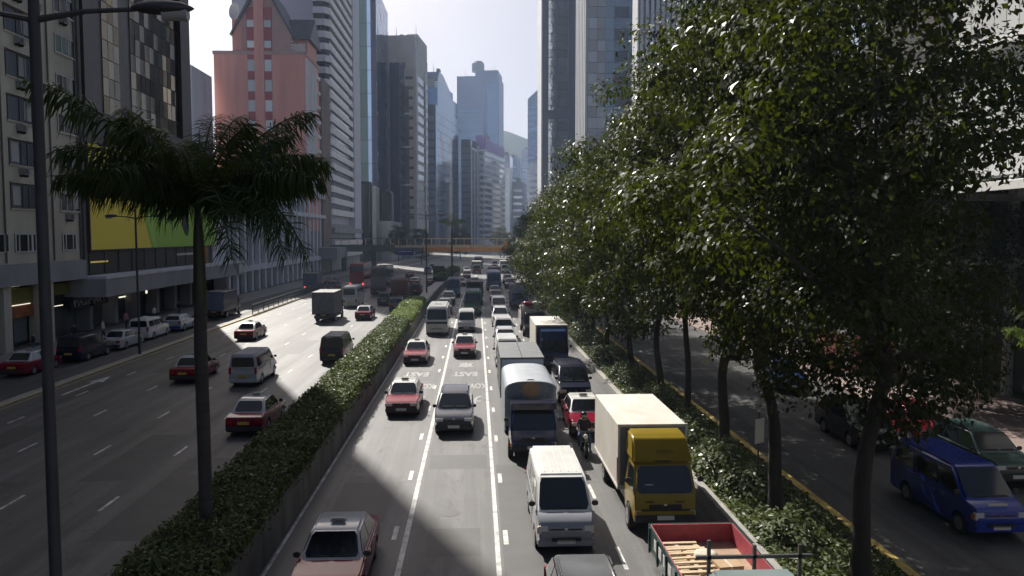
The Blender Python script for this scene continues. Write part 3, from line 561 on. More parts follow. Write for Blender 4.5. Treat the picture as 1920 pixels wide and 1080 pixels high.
bx("wall", 'gl_dark', b, 0.1, 12.6, 0.4, 21, 0, 110); bx("side_wall", 'ribw', b, -0.2, 0.1, 0.2, 21, 0, 110)
for k in range(7): bx("side_rib", 'ribw', b, -0.5, -0.2, 0.4 + k * 3.0, 1.6 + k * 3.0, 0, 110)
for r in range(36):
    z = 14 + r * 2.7; sc_ = 0
    for (x0, x1, m) in ((0.15, 2.4, 'gl_wavy'), (2.45, 4.4, 'gl_wavy'), (4.45, 6.6, 'gl_lblue'), (6.65, 10.1, 'gl_blue' if r % 2 else 'navyw'), (10.15, 12.6, 'gl_blue')):
        o = bx("glass_pane", m, b, x0, x1, 0.0, 0.35, z, z + 2.6)
b = thing("ribbed_white_tower", "white tower of close vertical ribs above the trees", "building", (30.0, 150, 0))
bx("wall", 'ribd', b, 0.3, 26, 0.5, 5, 0, 95); bx("side_wall", 'ribw', b, 0.0, 0.3, 0.0, 5, 0, 95)
RW = MB().prism([(-0.26, 0.5), (-0.26, -0.25), (0.26, -0.25), (0.26, 0.5)], 'z', 0, 95).mesh("rib", 'ribw')
for k in range(26): link("rib", RW, b, (0.75 + k * 0.99, 0, 0))
for r in range(12): bx("glass_band", 'gl_grey', b, 0.35, 25.9, 0.35, 0.5, 22 + r * 3.4, 25 + r * 3.4)
b = thing("grey_podium", "grey podium building behind the street trees", "building", (30, 62, 0)); bx("wall", 'concrete', b, 0, 20, 0, 80, 0, 24)
for k in range(15):
    for r in range(5): bx("window", 'gl_dark', b, -0.08, 0, 1 + k * 5.2, 4.6 + k * 5.2, 1.2 + r * 4.5, 4.2 + r * 4.5)
b = thing("white_panel_building", "white panelled building with a glass lobby and canopy, at the right edge", "building", (30, 24, 0))
bx("wall", 'panelw', b, 0.3, 22, 0, 36, 12.5, 48); bx("lobby_core", 'shopdark', b, 3.5, 22, 0.2, 36, 0, 12.5)
PW = MB().box(-0.05, 0.3, 0, 1.02, 0, 5.5).mesh("wall_panel", 'panelw', fix=False)
for c in range(33):
    for r in range(4): link("wall_panel", PW, b, (0, 0.3 + c * 1.08, 12.6 + r * 7.8))
bx("ledge", 'canopyw', b, -0.5, 0.3, 0, 36, 19.9, 20.3); bx("dark_corner", 'blackbrown', b, -0.3, 1.5, 26.5, 35, 12.5, 48)
GL = pane_mesh("glass_pane", 2.5, 3.0, 'gl_lobby', 0.06); LC = MB().box(-0.2, 0.25, 0, 0.35, 0.14, 12.5).mesh("lobby_column", 'panelw', fix=False)
for c in range(13):
    link("lobby_column", LC, b, (0.0, 0.2 + c * 2.75, 0))
    for r in range(3): link("glass_pane", GL, b, (0.3, 0.5 + c * 2.75, 0.4 + r * 3.9))
for z in (3.6, 7.4): bx("floor_edge", 'canopyw', b, 0.0, 0.5, 0, 36, z, z + 0.5)
MB().prism([(-6.0, 11.25), (0, 11.9), (0, 12.3), (-6.0, 11.65)], 'y', 6, 33).build("canopy", 'canopyw', b)
for k in range(7): bx("canopy_beam", 'metal_grey', b, -5.6, 0, 7 + k * 4.2, 7.25 + k * 4.2, 10.9, 11.25)
b = thing("pink_kiosk", "small pink walled kiosk behind the street trees", "kiosk", (24.0, 50, 0.14)); bx("wall", 'pink', b, 0, 3.0, 0, 5, 0, 2.6); bx("roof", 'panelw', b, -0.3, 3.3, -0.3, 5.3, 2.6, 2.8); bx("door", 'win_dark', b, 0.8, 1.8, -0.05, 0, 0, 2.1); bx("white_pilaster", 'panelw', b, -0.06, 0.0, -0.02, 0.5, 0, 2.6)
b = thing("orange_sign", "small orange sign on a post behind the street trees", "sign", (23.2, 44.6, 0.14)); MB().tube([(0, 0, 0), (0, 0, 2.4)], 0.05, 6).build("post", 'metal_grey', b); bx("board", 'orange_box', b, -0.35, 0.35, -0.06, 0, 1.75, 2.5)

for par, pts in (("blue_tower", ((-30, 8, 146, 8), (-5, 12, 151.5, 7), (-12, 20, 151.5, 5))), ("tan_tower", ((-9, 6, 93.3, 5), (-2, 14, 95, 6))), ("purple_capped_block", ((-3, 12, 73, 5), (-0.6, 40, 71, 4))), ("stepped_glass_tower", ((-5, 20, 99, 5),)), ("navy_slab", ((-2, 8, 79.6, 4),))):
    t = bpy.data.objects[par]
    for x, y, z, h in pts: MB().tube([(x, y, z - .2), (x, y, z + h)], [.16, .05], 6).build("mast", 'metal_grey', t)
    x, y, z, h = pts[0]; bx("roof_plant", 'concrete', t, x + 1.0, x + 2.6, y + 2, y + 6, z, z + 2.2)
# hill
hm = MB(); v = []; f = []
xs = [-260, -120, -40, 10, 31, 49, 71, 110, 180, 320, 520]; hz = [60, 120, 150, 163, 163, 155, 139, 120, 100, 70, 20]
for j, (dy, s) in enumerate(((0, 0.0), (70, 0.55), (150, 1.0), (320, 0.9), (500, 0.0))):
    for i, x in enumerate(xs): v.append((x + 20 * math.sin(i * 2.1 + j), 1000 + dy, max(-1, hz[i] * s + (6 * math.sin(i * 3.3 + j * 1.7) if 0 < s < 1 else 0))))
n = len(xs)
for j in range(4):
    for i in range(n - 1): f.append((j * n + i, j * n + i + 1, (j + 1) * n + i + 1, (j + 1) * n + i))
hl_ = hm.add(v, f).build("hill", 'hill', None, 80); hl_["kind"] = "structure"

# footbridge across the road
b = thing("footbridge", "long footbridge crossing the whole road in the distance", "footbridge", (0, 200, 0))
bx("deck", 'bridgeg', b, -38, -13, 0, 4.5, 5.2, 6.0); bx("deck", 'bridge_glow', b, -13, 9.5, 0, 4.5, 5.2, 6.0)
bx("girder", 'bridgeg', b, -38, -13, -0.25, 0, 5.0, 6.7); bx("girder", 'orange', b, -13, 9.5, -0.25, 0, 5.0, 6.7)  # right part coloured warm to stand in for sun glow; left stays shade grey
bx("girder_band", 'bridge_glow', b, -20, 9.5, -0.35, -0.25, 6.0, 6.6)
for (x0, x1, m) in ((-38, -13, 'bridgeg'), (-13, 9.5, 'bridge_glow')): bx("top_rail", m, b, x0, x1, -0.2, 0.0, 8.1, 8.35); bx("roof_edge", m, b, x0, x1, 4.3, 4.5, 8.1, 8.35)
PS = MB().box(-0.09, 0.09, -0.15, 0.0, 6.7, 8.1).mesh("rail_post", 'bridge_glow', fix=False)
for k in range(24): link("rail_post", PS, b, (-37.5 + k * 2.03, 0, 0))
for x in (-33, -25.6, 9.0): bx("pier", 'bridgeg', b, x - 0.6, x + 0.6, 1.2, 3.2, 0, 5.2)
bx("stair_block", 'concrete', b, -38, -32, -14, -0.3, 3.6, 6.2); bx("glow_end_panel", 'orange', b, 6.8, 8.6, -0.45, -0.36, 6.05, 7.6)  # end panel repeats the painted sun glow
sg = thing("direction_sign", "blue road sign hung under the footbridge", "road sign", (-17.5, 199.5, 4.2)); bx("board", 'signblue', sg, -2.0, 2.0, -0.1, 0, -0.1, 1.3); bx("white_band", 'frame_w', sg, -1.7, 1.7, -0.115, -0.1, 0.75, 0.95)
for x in (-1.5, 1.5): bx("hanger", 'metal_grey', sg, x - 0.05, x + 0.05, -0.05, 0.05, 1.3, 2.2)

# ------------------------------------------------------------------ vegetation
nr = np.random.default_rng(11)
def leaf_mesh(name, pos, nrm, dirs, ln, wd_, m):
    """one folded leaf per row: base, side, tip, side"""
    n = len(pos)
    nrm = nrm / np.linalg.norm(nrm, axis=1, keepdims=True)
    dirs = dirs - nrm * np.sum(dirs * nrm, axis=1, keepdims=True); dirs /= np.linalg.norm(dirs, axis=1, keepdims=True) + 1e-9
    sd = np.cross(nrm, dirs); ln = ln[:, None]; wd_ = wd_[:, None]
    V = np.empty((n, 4, 3))
    V[:, 0] = pos - dirs * ln * 0.5; V[:, 2] = pos + dirs * ln * 0.5 - nrm * ln * 0.10
    V[:, 1] = pos + sd * wd_ * 0.5 + nrm * wd_ * 0.18; V[:, 3] = pos - sd * wd_ * 0.5 + nrm * wd_ * 0.18
    me = bpy.data.meshes.new(name); me.vertices.add(n * 4); me.vertices.foreach_set("co", V.ravel())
    me.loops.add(n * 4); me.loops.foreach_set("vertex_index", np.arange(n * 4, dtype=np.int32))
    me.polygons.add(n); me.polygons.foreach_set("loop_start", np.arange(0, n * 4, 4, dtype=np.int32)); me.polygons.foreach_set("loop_total", np.full(n, 4, dtype=np.int32))
    me.materials.append(M[m]); me.update(calc_edges=True); return me
def unit(n):
    a = nr.normal(size=(n, 3)); return a / np.linalg.norm(a, axis=1, keepdims=True)

def crown_points(clumps, per):
    P = []; Nn = []; D = []
    for (c, r) in clumps:
        n = int(per * r * r); d = unit(n); d[:, 2] = d[:, 2] * 0.75 + 0.22; d /= np.linalg.norm(d, axis=1, keepdims=True)
        a = np.arctan2(d[:, 1], d[:, 0]); lob = 1 + 0.16 * np.sin(4 * a + c[0] * 5 + d[:, 2] * 3) + 0.10 * np.sin(9 * a + c[1] * 3 - d[:, 2] * 6)
        inner = nr.random(n) < 0.22
        rad = r * lob * np.where(inner, 0.25 + 0.5 * nr.random(n), 0.80 + 0.26 * nr.random(n) ** 1.5)
        P.append(np.array(c) + d * rad[:, None] * np.array([1.0, 1.0, 0.74]))
        Nn.append(d * 0.95 + np.array([0, 0, 0.45]) + nr.normal(size=(n, 3)) * 0.36)
        dd = d * 0.7 + nr.normal(size=(n, 3)) * 0.45; dd[:, 2] -= 0.75; D.append(dd)
    return np.vstack(P), np.vstack(Nn), np.vstack(D)

def make_crown(seed, H, zc, rx, ry, rz, nclump, per, lsize=0.27, extra=()):
    lsize *= 0.78; per *= 1.4
    rr = random.Random(seed); clumps = []
    tries = 0
    while len(clumps) < nclump and tries < 6000:
        tries += 1
        a = rr.random() * 2 * PI; u = rr.uniform(-0.95, 1); q = math.sqrt(1 - u * u); k = rr.uniform(0.3, 1.0) ** 0.55
        w = 1.0 + 0.22 * math.sin(3 * a + seed) + 0.14 * math.sin(5 * a + u * 4 + seed)
        c = (rx * q * math.cos(a) * k * w, ry * q * math.sin(a) * k * w, zc + rz * u * k); r = rr.uniform(0.8, 1.75)
        if any(math.dist(c, c2) < 0.82 * max(r, r2) for c2, r2 in clumps): continue
        clumps.append((c, r))
    for e in extra: clumps.append((e[:3], e[3]))
    P, Nn, D = crown_points(clumps, per); n0 = len(P); m_ = int(nclump * per * 0.13)
    hd = unit(m_) * (nr.random(m_) ** 0.4)[:, None] * np.array([rx * .78, ry * .78, rz * .80]) + np.array([0, 0, zc])
    P = np.vstack([P, hd]); Nn = np.vstack([Nn, nr.normal(size=(m_, 3)) + np.array([0, 0, .6])]); D = np.vstack([D, nr.normal(size=(m_, 3))]); n = len(P)
    sz = 0.5 + 0.85 * nr.random(n) ** 1.3; sz[n0:] *= 1.7
    return leaf_mesh("crown", P, Nn, D, lsize * sz, lsize * 0.55 * sz * (0.8 + 0.4 * nr.random(n)), 'leaf_tree'), clumps

def trunk_mesh(seed, H, r, clumps, zc, lean=(0, 0), fork=None, kink=0.25):
    rr = random.Random(seed + 99); mb = MB(); zf = fork or zc * 0.55
    pts = [(lean[0] * (t ** 1.3) + kink * math.sin(t * 5 + seed) * t, lean[1] * t + 0.6 * kink * math.sin(t * 4 + seed * 2) * t, zf * t) for t in [k / 7 for k in range(8)]]
    rad = [r * (1.3 if k == 0 else 1.0) * (1 - 0.045 * k) for k in range(8)]
    mb.tube(pts, rad, 10); top = Vector(pts[-1])
    cs = sorted(clumps, key=lambda c: rr.random())[:9]
    for i, (c, cr) in enumerate(cs):
        e = Vector(c); mid = top.lerp(e, 0.45) + Vector((rr.uniform(-.3, .3), rr.uniform(-.3, .3), 0.35 if e.z > top.z else -0.1))
        k = 0.62 if i < 2 else rr.uniform(0.28, 0.45)
        mb.tube([top - Vector((0, 0, 0.3)), top.lerp(mid, 0.5) + Vector((0, 0, .1)), mid, mid.lerp(e, 0.55), e], [r * k, r * k * .85, r * k * .6, r * k * .38, 0.02], 7)
    return mb.mesh("trunk", 'bark', 60)

def tree(label, x, y, seed, H, rx, rz, zc, ncl, per, r=0.24, lean=(0, 0), fork=None, ry=None, group="street trees in the planting bed", cr_tr=None, rot=0.0, ls=0.27, cat="tree", cx=(0, 0), extra=()):
    t = thing("street_tree", label, cat, (x, y, 0.05), rot, group)
    if cr_tr is None:
        cm, cl = make_crown(seed, H, zc, rx, ry or rx, rz, ncl, per, ls, extra)
        if cx != (0, 0):
            cm.transform(Matrix.Translation((cx[0], cx[1], 0))); cl = [((c[0] + cx[0], c[1] + cx[1], c[2]), q) for c, q in cl]
        cr_tr = (cm, trunk_mesh(seed, H, r, cl, zc, lean, fork))
    link("crown", cr_tr[0], t); link("trunk", cr_tr[1], t); return cr_tr
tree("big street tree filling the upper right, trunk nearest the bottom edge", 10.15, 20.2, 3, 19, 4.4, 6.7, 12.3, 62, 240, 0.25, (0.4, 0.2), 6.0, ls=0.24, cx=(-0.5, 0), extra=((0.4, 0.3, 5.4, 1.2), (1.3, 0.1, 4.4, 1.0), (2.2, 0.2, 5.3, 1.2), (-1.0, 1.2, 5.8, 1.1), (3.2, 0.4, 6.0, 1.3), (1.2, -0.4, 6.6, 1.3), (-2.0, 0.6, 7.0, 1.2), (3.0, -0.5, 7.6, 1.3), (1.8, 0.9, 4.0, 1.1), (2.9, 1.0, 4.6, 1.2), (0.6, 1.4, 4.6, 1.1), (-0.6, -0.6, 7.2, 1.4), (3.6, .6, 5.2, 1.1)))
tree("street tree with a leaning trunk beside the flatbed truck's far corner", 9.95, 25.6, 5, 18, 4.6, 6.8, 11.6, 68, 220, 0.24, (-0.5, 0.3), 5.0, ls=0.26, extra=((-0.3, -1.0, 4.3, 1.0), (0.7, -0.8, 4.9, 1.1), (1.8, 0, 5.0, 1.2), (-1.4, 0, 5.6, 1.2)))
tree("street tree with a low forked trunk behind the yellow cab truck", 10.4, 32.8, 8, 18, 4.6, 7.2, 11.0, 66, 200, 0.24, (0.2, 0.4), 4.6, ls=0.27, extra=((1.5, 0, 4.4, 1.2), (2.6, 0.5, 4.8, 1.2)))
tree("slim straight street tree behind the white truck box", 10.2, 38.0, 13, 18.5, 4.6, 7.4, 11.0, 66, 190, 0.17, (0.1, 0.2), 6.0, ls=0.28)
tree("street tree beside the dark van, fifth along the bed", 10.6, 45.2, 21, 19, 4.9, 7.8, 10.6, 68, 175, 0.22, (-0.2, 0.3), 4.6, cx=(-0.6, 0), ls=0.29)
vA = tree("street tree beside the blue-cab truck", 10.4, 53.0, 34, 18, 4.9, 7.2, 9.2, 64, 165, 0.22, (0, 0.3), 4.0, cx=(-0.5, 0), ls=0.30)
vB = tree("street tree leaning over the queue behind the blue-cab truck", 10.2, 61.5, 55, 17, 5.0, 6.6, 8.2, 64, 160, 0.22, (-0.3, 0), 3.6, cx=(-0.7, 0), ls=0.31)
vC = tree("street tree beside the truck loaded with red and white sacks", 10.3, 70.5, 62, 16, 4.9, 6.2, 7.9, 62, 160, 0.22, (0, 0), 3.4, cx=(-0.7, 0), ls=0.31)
for i, (lab, x, y, vv, ro) in enumerate((("street tree past the loaded truck, before the blue-grey truck", 10.2, 80, vA, 2.1), ("street tree beside the blue-grey truck", 10.4, 90, vB, 0.5), ("street tree just past the blue-grey truck", 10.6, 101, vC, 1.2), ("street tree halfway to the footbridge", 10.9, 113, vB, -0.4),
        ("street tree two past the halfway tree", 11.2, 126, vC, 0.3), ("street tree third before the footbridge", 11.8, 140, vB, 0.9), ("street tree second before the footbridge", 12.6, 155, vC, -0.5), ("street tree at the near side of the footbridge", 13.6, 172, vB, 0.2), ("street tree hiding the end of the footbridge", 14.6, 190, vC, 0.6))):
    tree(lab, x, y, 0, 0, 0, 0, 0, 0, 0, cr_tr=vv, rot=ro)
# second row along the far pavement of the service road
for i, (lab, x, y, vv, ro) in enumerate((("pavement tree in front of the glass lobby", 25.0, 43.5, vC, 2.0), ("pavement tree beside the pink kiosk", 25.0, 58, vA, 0.7), ("pavement tree in front of the grey podium", 25.5, 74, vB, 2.9), ("pavement tree at the far end of the grey podium", 25.5, 96, vC, 1.9))):
    tree(lab, x, y, 0, 0, 0, 0, 0, 0, 0, cr_tr=vv, rot=ro, group="trees on the far pavement")
# dark distant trees beyond the footbridge
for lab, x, y, vv, ro, s in (("dark round tree left of the street beyond the footbridge", -17, 250, vA, 0, 0.72), ("dark tree beside the framed block beyond the footbridge", -6, 300, vC, 1, 0.85), ("dark tree at the street end beyond the footbridge", 10, 330, vB, 2, 0.85), ("tree under the white banded block at the street end", 22, 330, vC, 0.4, 0.8), ("dark tree in front of the tan tower beyond the footbridge", -27, 280, vB, 0.8, 0.85)):
    t = thing("distant_tree", lab, "tree", (x, y, 0), ro, "trees beyond the footbridge"); t.scale = (s, s, s); link("crown", vv[0], t); link("trunk", vv[1], t)

# palms
def frond_mesh(L, droop, seed, m='leaf_palm', nl=62, ll=0.62, up=0.75, lw=0.026):
    rr = np.random.default_rng(seed); mb = MB(); pts = []
    for k in range(13):
        t = k / 12; pts.append(Vector((L * (t - 0.10 * t * t * droop), 0, L * (up * t - (0.45 + 0.5 * droop) * t ** 2.0))))
    mb.tube(pts, [0.05 * (1 - 0.85 * k / 12) for k in range(13)], 5)
    for i in range(nl):
        t = 0.08 + 0.92 * i / nl; k = min(11, int(t * 12)); p = pts[k].lerp(pts[k + 1], t * 12 - k); tg = (pts[k + 1] - pts[k]).normalized()
        for s in (-1, 1):
            l = ll * (0.35 + 0.75 * math.sin(PI * min(1, t * 0.80 + 0.14))) * rr.uniform(0.8, 1.15)
            d = (Vector((0, s, 0)) * rr.uniform(0.25, 0.9) + tg * rr.uniform(0.2, 0.6) + Vector((0, 0, rr.uniform(-1.0, 0.45)))).normalized()
            e = p + d * l; e.z -= 0.45 * l; q = p.lerp(e, 0.5) + Vector((0, 0, 0.14 * l)); wv = tg * lw
            mb.add([p - wv * 0.5, p + wv * 0.5, q + wv, e, q - wv], [(0, 1, 2, 4), (4, 2, 3)])
    return mb.mesh("frond", m, fix=False)
def palm(label, x, y, z0, H, hs, L, nf, s=1.0, rb=0.17, leafm='leaf_palm', angs=None, group=None, nl=62, ll=0.62):
    t = thing("palm_tree", label, "palm tree", (x, y, z0), 0, group)
    MB().tube([(0, 0, -0.6), (0.01, 0, H * .15), (0, 0, H * .5), (-.02, 0, H * .8), (0, 0, H)], [rb * 1.35, rb * 1.02, rb * 1.02, rb, rb * .95], 12).build("trunk", 'palmbark', t, 60)
    MB().tube([(0, 0, H - .02), (0, 0, H + hs * .1), (0, 0, H + hs * .7), (0, 0, H + hs)], [rb * 1.0, rb * 1.0, rb * .78, rb * .42], 12).build("crownshaft", 'crownshaft', t, 60)
    ms = [frond_mesh(L * (0.66 if i == 4 else 0.9 + 0.06 * i), dr, 40 + i, leafm, nl, ll, up) for i, (dr, up) in enumerate(((0.25, 0.80), (0.4, 1.0), (0.25, 1.35), (1.2, 0.74), (0.35, 1.45)))]
    for i in range(nf):
        a = (i * 2.399 if not angs else angs[i][0]); q = (i % 4 if not angs else angs[i][1])
        link("frond", ms[q], t, (0, 0, H + hs * 0.97), (0, 0, a))
    MB().tube([(0, 0, H + hs * .9), (0.05, 0, H + hs + 1.3), (0.1, 0.02, H + hs + 2.0)], [0.06, 0.03, 0.006], 6).build("spear_leaf", 'crownshaft', t)
    return t
palm("tall palm rising from the median hedge in front of the billboard", -7.25, 21.3, 1.1, 6.35, 2.5, 3.7, 27, nl=110, ll=0.82, angs=[(R(d), q) for d, q in ((25, 4), (110, 4), (165, 4), (250, 4), (320, 4), (0, 0), (22, 1), (48, 2), (75, 1), (100, 2), (122, 1), (150, 1), (168, 0), (182, 0), (198, 0), (228, 1), (255, 0), (280, 1), (300, 3), (322, 3), (340, 0), (352, 1), (88, 2), (212, 2), (40, 0), (140, 2), (334, 3))])
palm("far yellowish palm in the median just before the footbridge", -4.6, 152, 0.9, 8.6, 1.6, 3.0, 14, leafm='leaf_bright', nl=26, ll=0.7)
palm("small young palm on the pavement by the glass lobby", 25.2, 33.5, 0.14, 3.2, 0.9, 2.2, 11, rb=0.1, leafm='leaf_bright', nl=34, ll=0.5)

# median planter with retaining walls and hedges
pl = thing("median_planter", "long concrete planter between the two carriageways", "planter", (0, 0, 0))
def wall_seg(x0, x1, y0, y1, z1, m='wallc'):
    c0, c1 = cv(y0), cv(y1)
    MB().add([(x0 + c0, y0, 0), (x1 + c0, y0, 0), (x1 + c1, y1, 0), (x0 + c1, y1, 0), (x0 + c0, y0, z1), (x1 + c0, y0, z1), (x1 + c1, y1, z1), (x0 + c1, y1, z1)], [(0, 3, 2, 1), (4, 5, 6, 7), (0, 1, 5, 4), (1, 2, 6, 5), (2, 3, 7, 6), (3, 0, 4, 7)]).build("wall_panel", m, pl)
for k in range(30):
    y = 4 + 6 * k; wall_seg(-6.15, -5.92, y, y + 5.97, 1.18); wall_seg(-7.98, -7.8, y, y + 5.97, 0.75)
slab("soil", 'soil', -7.8, -6.15, 4, 184, 0.0, 0.95, pl)
slab("paved_top", 'kerb', -7.78, -6.17, 97, 140, 0.95, 1.02, pl)
def hedge(label, y0, y1, zt, wob, m, dens, x0=-8.2, x1=-6.0, ls=0.13, seed=1):
    h = thing("hedge", label, "hedge", (0, y0, 0), 0, "hedges along the median"); L = y1 - y0; k = max(2, int(L / 1.5)); v = []; f = []
    def bump(x, y): return wob * (0.5 * math.sin(y * 1.3 + seed) + 0.5 * math.sin(y * 0.53 + x * 2 + seed) + 0.4 * math.sin(y * 2.9 + x))
    for i in range(k + 1):
        y = L * i / k; c = cv(y0 + y); b_ = bump(-7, y + y0)
        v += [(x0 + 0.25 + c, y, 0.9), (x0 + 0.15 + c, y, zt - 0.35 + b_), (x0 + 0.5 + c, y, zt - 0.14 + b_), (x1 - 0.4 + c, y, zt - 0.14 + b_), (x1 - 0.12 + c, y, zt - 0.35 + b_), (x1 - 0.15 + c, y, 1.1)]
        if i: a, b2 = 6 * i - 6, 6 * i; f += [(a + q, a + q + 1, b2 + q + 1, b2 + q) for q in range(5)]
    f += [(0, 1, 2, 3, 4, 5), tuple(range(6 * k + 5, 6 * k - 1, -1))]
    MB().add(v, f).build("hedge_core", 'leafcore', h)
    wdt = x1 - x0; n = int(L * (wdt + 1.6) * dens); s = nr.random(n) * (wdt + 1.6); y = nr.random(n) * L
    P = np.zeros((n, 3)); Nn = np.zeros((n, 3)); bb = wob * (0.5 * np.sin((y + y0) * 1.3 + seed) + 0.5 * np.sin((y + y0) * 0.53 - 14 + seed) + 0.4 * np.sin((y + y0) * 2.9 - 7))
    top = (s >= 0.8) & (s <= 0.8 + wdt); lft = s < 0.8; rgt = s > 0.8 + wdt
    P[:, 1] = y; P[top, 0] = x0 + (s[top] - 0.8); e = np.minimum(P[:, 0] - x0, x1 - P[:, 0])
    P[top, 2] = zt + bb[top] - 0.22 * np.clip(1 - e[top] / 0.35, 0, 1) ** 2; Nn[top] = (0, 0, 1)
    P[lft, 0] = x0 + 0.03; P[lft, 2] = zt - 0.15 - s[lft] * 0.9 + bb[lft]; Nn[lft] = (-1, 0, .4)
    P[rgt, 0] = x1 - 0.02; q = s[rgt] - 0.8 - wdt; P[rgt, 2] = zt - 0.15 - q * 0.7 + bb[rgt]; Nn[rgt] = (1, 0, .4)
    P += nr.normal(size=(n, 3)) * np.array([0.07, 0.06, 0.075]); P[:, 0] += np.array([cv(t + y0) for t in y])
    Nn = Nn + nr.normal(size=(n, 3)) * 0.55; D = nr.normal(size=(n, 3)); D[:, 2] -= 0.15
    fo = link("foliage", leaf_mesh("foliage", P, Nn, D, ls * (0.6 + 0.8 * nr.random(n)), ls * 0.55 * (0.6 + 0.8 * nr.random(n)), m), h); fo["kind"] = "stuff"
hedge("long dark hedge in the median nearest the camera, around the palm", 6, 36, 1.72, 0.09, 'leaf_hedge', 250, ls=0.15)
hedge("sunlit stretch of median hedge beside the two taxis", 36.2, 72, 1.70, 0.07, 'leaf_hedge', 170, seed=3, ls=0.17)
hedge("clipped bright green hedge block beside the cream minibus", 73, 83.5, 1.72, 0.03, 'leaf_bright', 120, seed=5, ls=0.18)
hedge("clipped bright green hedge block at the far end of the sunlit stretch", 84.5, 95, 1.85, 0.03, 'leaf_bright', 110, seed=6, ls=0.18)
hedge("dark far hedge in the median before the footbridge", 140, 184, 2.0, 0.1, 'leaf_hedge', 40, seed=8, ls=0.3)

# ground cover and shrubs in the planting bed
def shrub(label, x, y, r, h, n, m='leaf_shrub', ls=0.2, group="shrubs in the planting bed", sy=1.0):
    t = thing("shrub", label, "shrub", (x, y, 0.08), 0, group); d = unit(n); d[:, 2] = np.abs(d[:, 2])
    rad = 0.45 + 0.55 * nr.random(n) ** 0.5; w = 1 + 0.25 * np.sin(5 * np.arctan2(d[:, 1], d[:, 0]) + x * 3)
    P = d * (rad * w)[:, None] * np.array([r, r * sy, h]); Nn = d * 0.5 + np.array([0, 0, .7]) + nr.normal(size=(n, 3)) * .45; D = d + nr.normal(size=(n, 3)) * .6
    link("foliage", leaf_mesh("foliage", P, Nn, D, ls * (0.6 + .8 * nr.random(n)), ls * .5 * (0.6 + .8 * nr.random(n)), m), t)
    st = MB()
    for k in range(6): st.tube([(0, 0, 0), (r * .35 * math.cos(k), r * .35 * math.sin(k), h * .4), (r * .6 * math.cos(k * 1.1), r * .6 * math.sin(k * 1.1), h * .75)], [0.03, 0.02, 0.008], 4)
    st.build("stems", 'bark', t)
SH = [(9.3, 23.0, 0.95, 0.8), (9.6, 27.6, 1.1, 1.0), (9.2, 29.6, 1.0, 1.15), (9.8, 31.2, 1.0, 0.9), (9.2, 34.6, 0.95, 0.8), (9.7, 36.4, 1.0, 0.9), (9.3, 41.0, 1.0, 0.85), (9.9, 43.0, 1.0, 1.0), (9.5, 48.0, 1.1, 1.1), (9.4, 50.4, 1.0, 0.9), (9.9, 56.0, 1.1, 1.2), (9.7, 59.0, 1.0, 0.9), (10.0, 65.0, 1.1, 1.2), (9.9, 68.0, 1.0, 0.9), (10.2, 75.0, 1.2, 1.2)]
ORD = ["nearest the camera", "second along from the camera", "third along from the camera", "fourth along from the camera", "fifth along from the camera", "sixth along from the camera", "seventh along from the camera", "eighth along from the camera", "ninth along from the camera", "tenth along from the camera", "eleventh along from the camera", "twelfth along from the camera", "third from the far end", "second from the far end", "at the far end"]
for (x, y, r, h), o_ in zip(SH, ORD): shrub("glossy green shrub in the roadside planting bed, " + o_, x, y, r, h, 950, sy=1.35)
n = 26000; yy = 12 + nr.random(n) ** 1.4 * 85; P = np.stack([8.35 + nr.random(n) * 3.1, yy, 0.12 + 0.13 * nr.random(n)], 1)
gc = link("ground_cover", leaf_mesh("ground_cover", P, np.array([0, 0, 1.0]) + nr.normal(size=(n, 3)) * .5, nr.normal(size=(n, 3)), 0.14 + .1 * nr.random(n), 0.08 + .05 * nr.random(n), 'leaf_shrub')); gc["kind"] = "stuff"; gc["label"] = "low leafy ground cover under the street trees"

# ------------------------------------------------------------------ street lamps
def lamp(label, x, y, z0, H, arm, group="double-armed street lamps", hs=1.0, r=0.095, rz=0.0):
    t = thing("street_lamp", label, "street lamp", (x, y, z0), rz, group)
    MB().tube([(0, 0, -0.4), (0, 0, 1.2), (0, 0, 1.25), (0, 0, H), (0, 0, H + 0.55)], [r * 1.25, r * 1.25, r, r * 0.86, r * 0.82], 12).build("post", 'post_grey', t, 40)
    MB().tube([(0, 0, H + .55), (0, 0, H + .62)], [r * .9, r * .4], 12).build("post_cap", 'metal_dark', t)
    for s in (-1, 1):
        MB().tube([(0, 0, H - .12), (s * arm * .5, 0, H + .02), (s * arm, 0, H + .06)], [0.055, 0.04, 0.035], 7).build("arm", 'metal_dark', t, 40)
        pr = [(0, .05), (.12, .11), (.3, .15), (.55, .165), (.8, .13), (.95, .05), (1.0, .01)]; vs = []; fs = []; n = 12
        for a, q in pr: vs += [(s * (arm - .05 + a * .95 * hs), math.cos(2 * PI * k / n) * q * 1.1 * hs, H + .08 + math.sin(2 * PI * k / n) * q * (0.75 if math.sin(2 * PI * k / n) > 0 else .6) * hs) for k in range(n)]
        for i in range(len(pr) - 1): fs += [(i * n + k, i * n + (k + 1) % n, (i + 1) * n + (k + 1) % n, (i + 1) * n + k) for k in range(n)]
        hd = MB().add(vs, fs).build("lamp_head", 'metal_dark', t, 60)
        MB().tube([(s * (arm + .42 * hs), 0, H - .01), (s * (arm + .8 * hs), 0, H - .01)], [.1 * hs, .1 * hs], 10).build("lens", 'lens', hd, 60)
lamp("tall street lamp post at the left edge, nearest the camera", -6.85, 13.0, 0.95, 11.7, 1.55)
lamp("slim street lamp in front of the yellow and green billboard", -25.6, 61.6, 0.13, 10.4, 1.45, hs=1.1, r=0.085, rz=R(-8))
lamp("distant street lamp in the median before the footbridge", -7.0, 113.0, 0.95, 11.0, 1.6, hs=1.0)

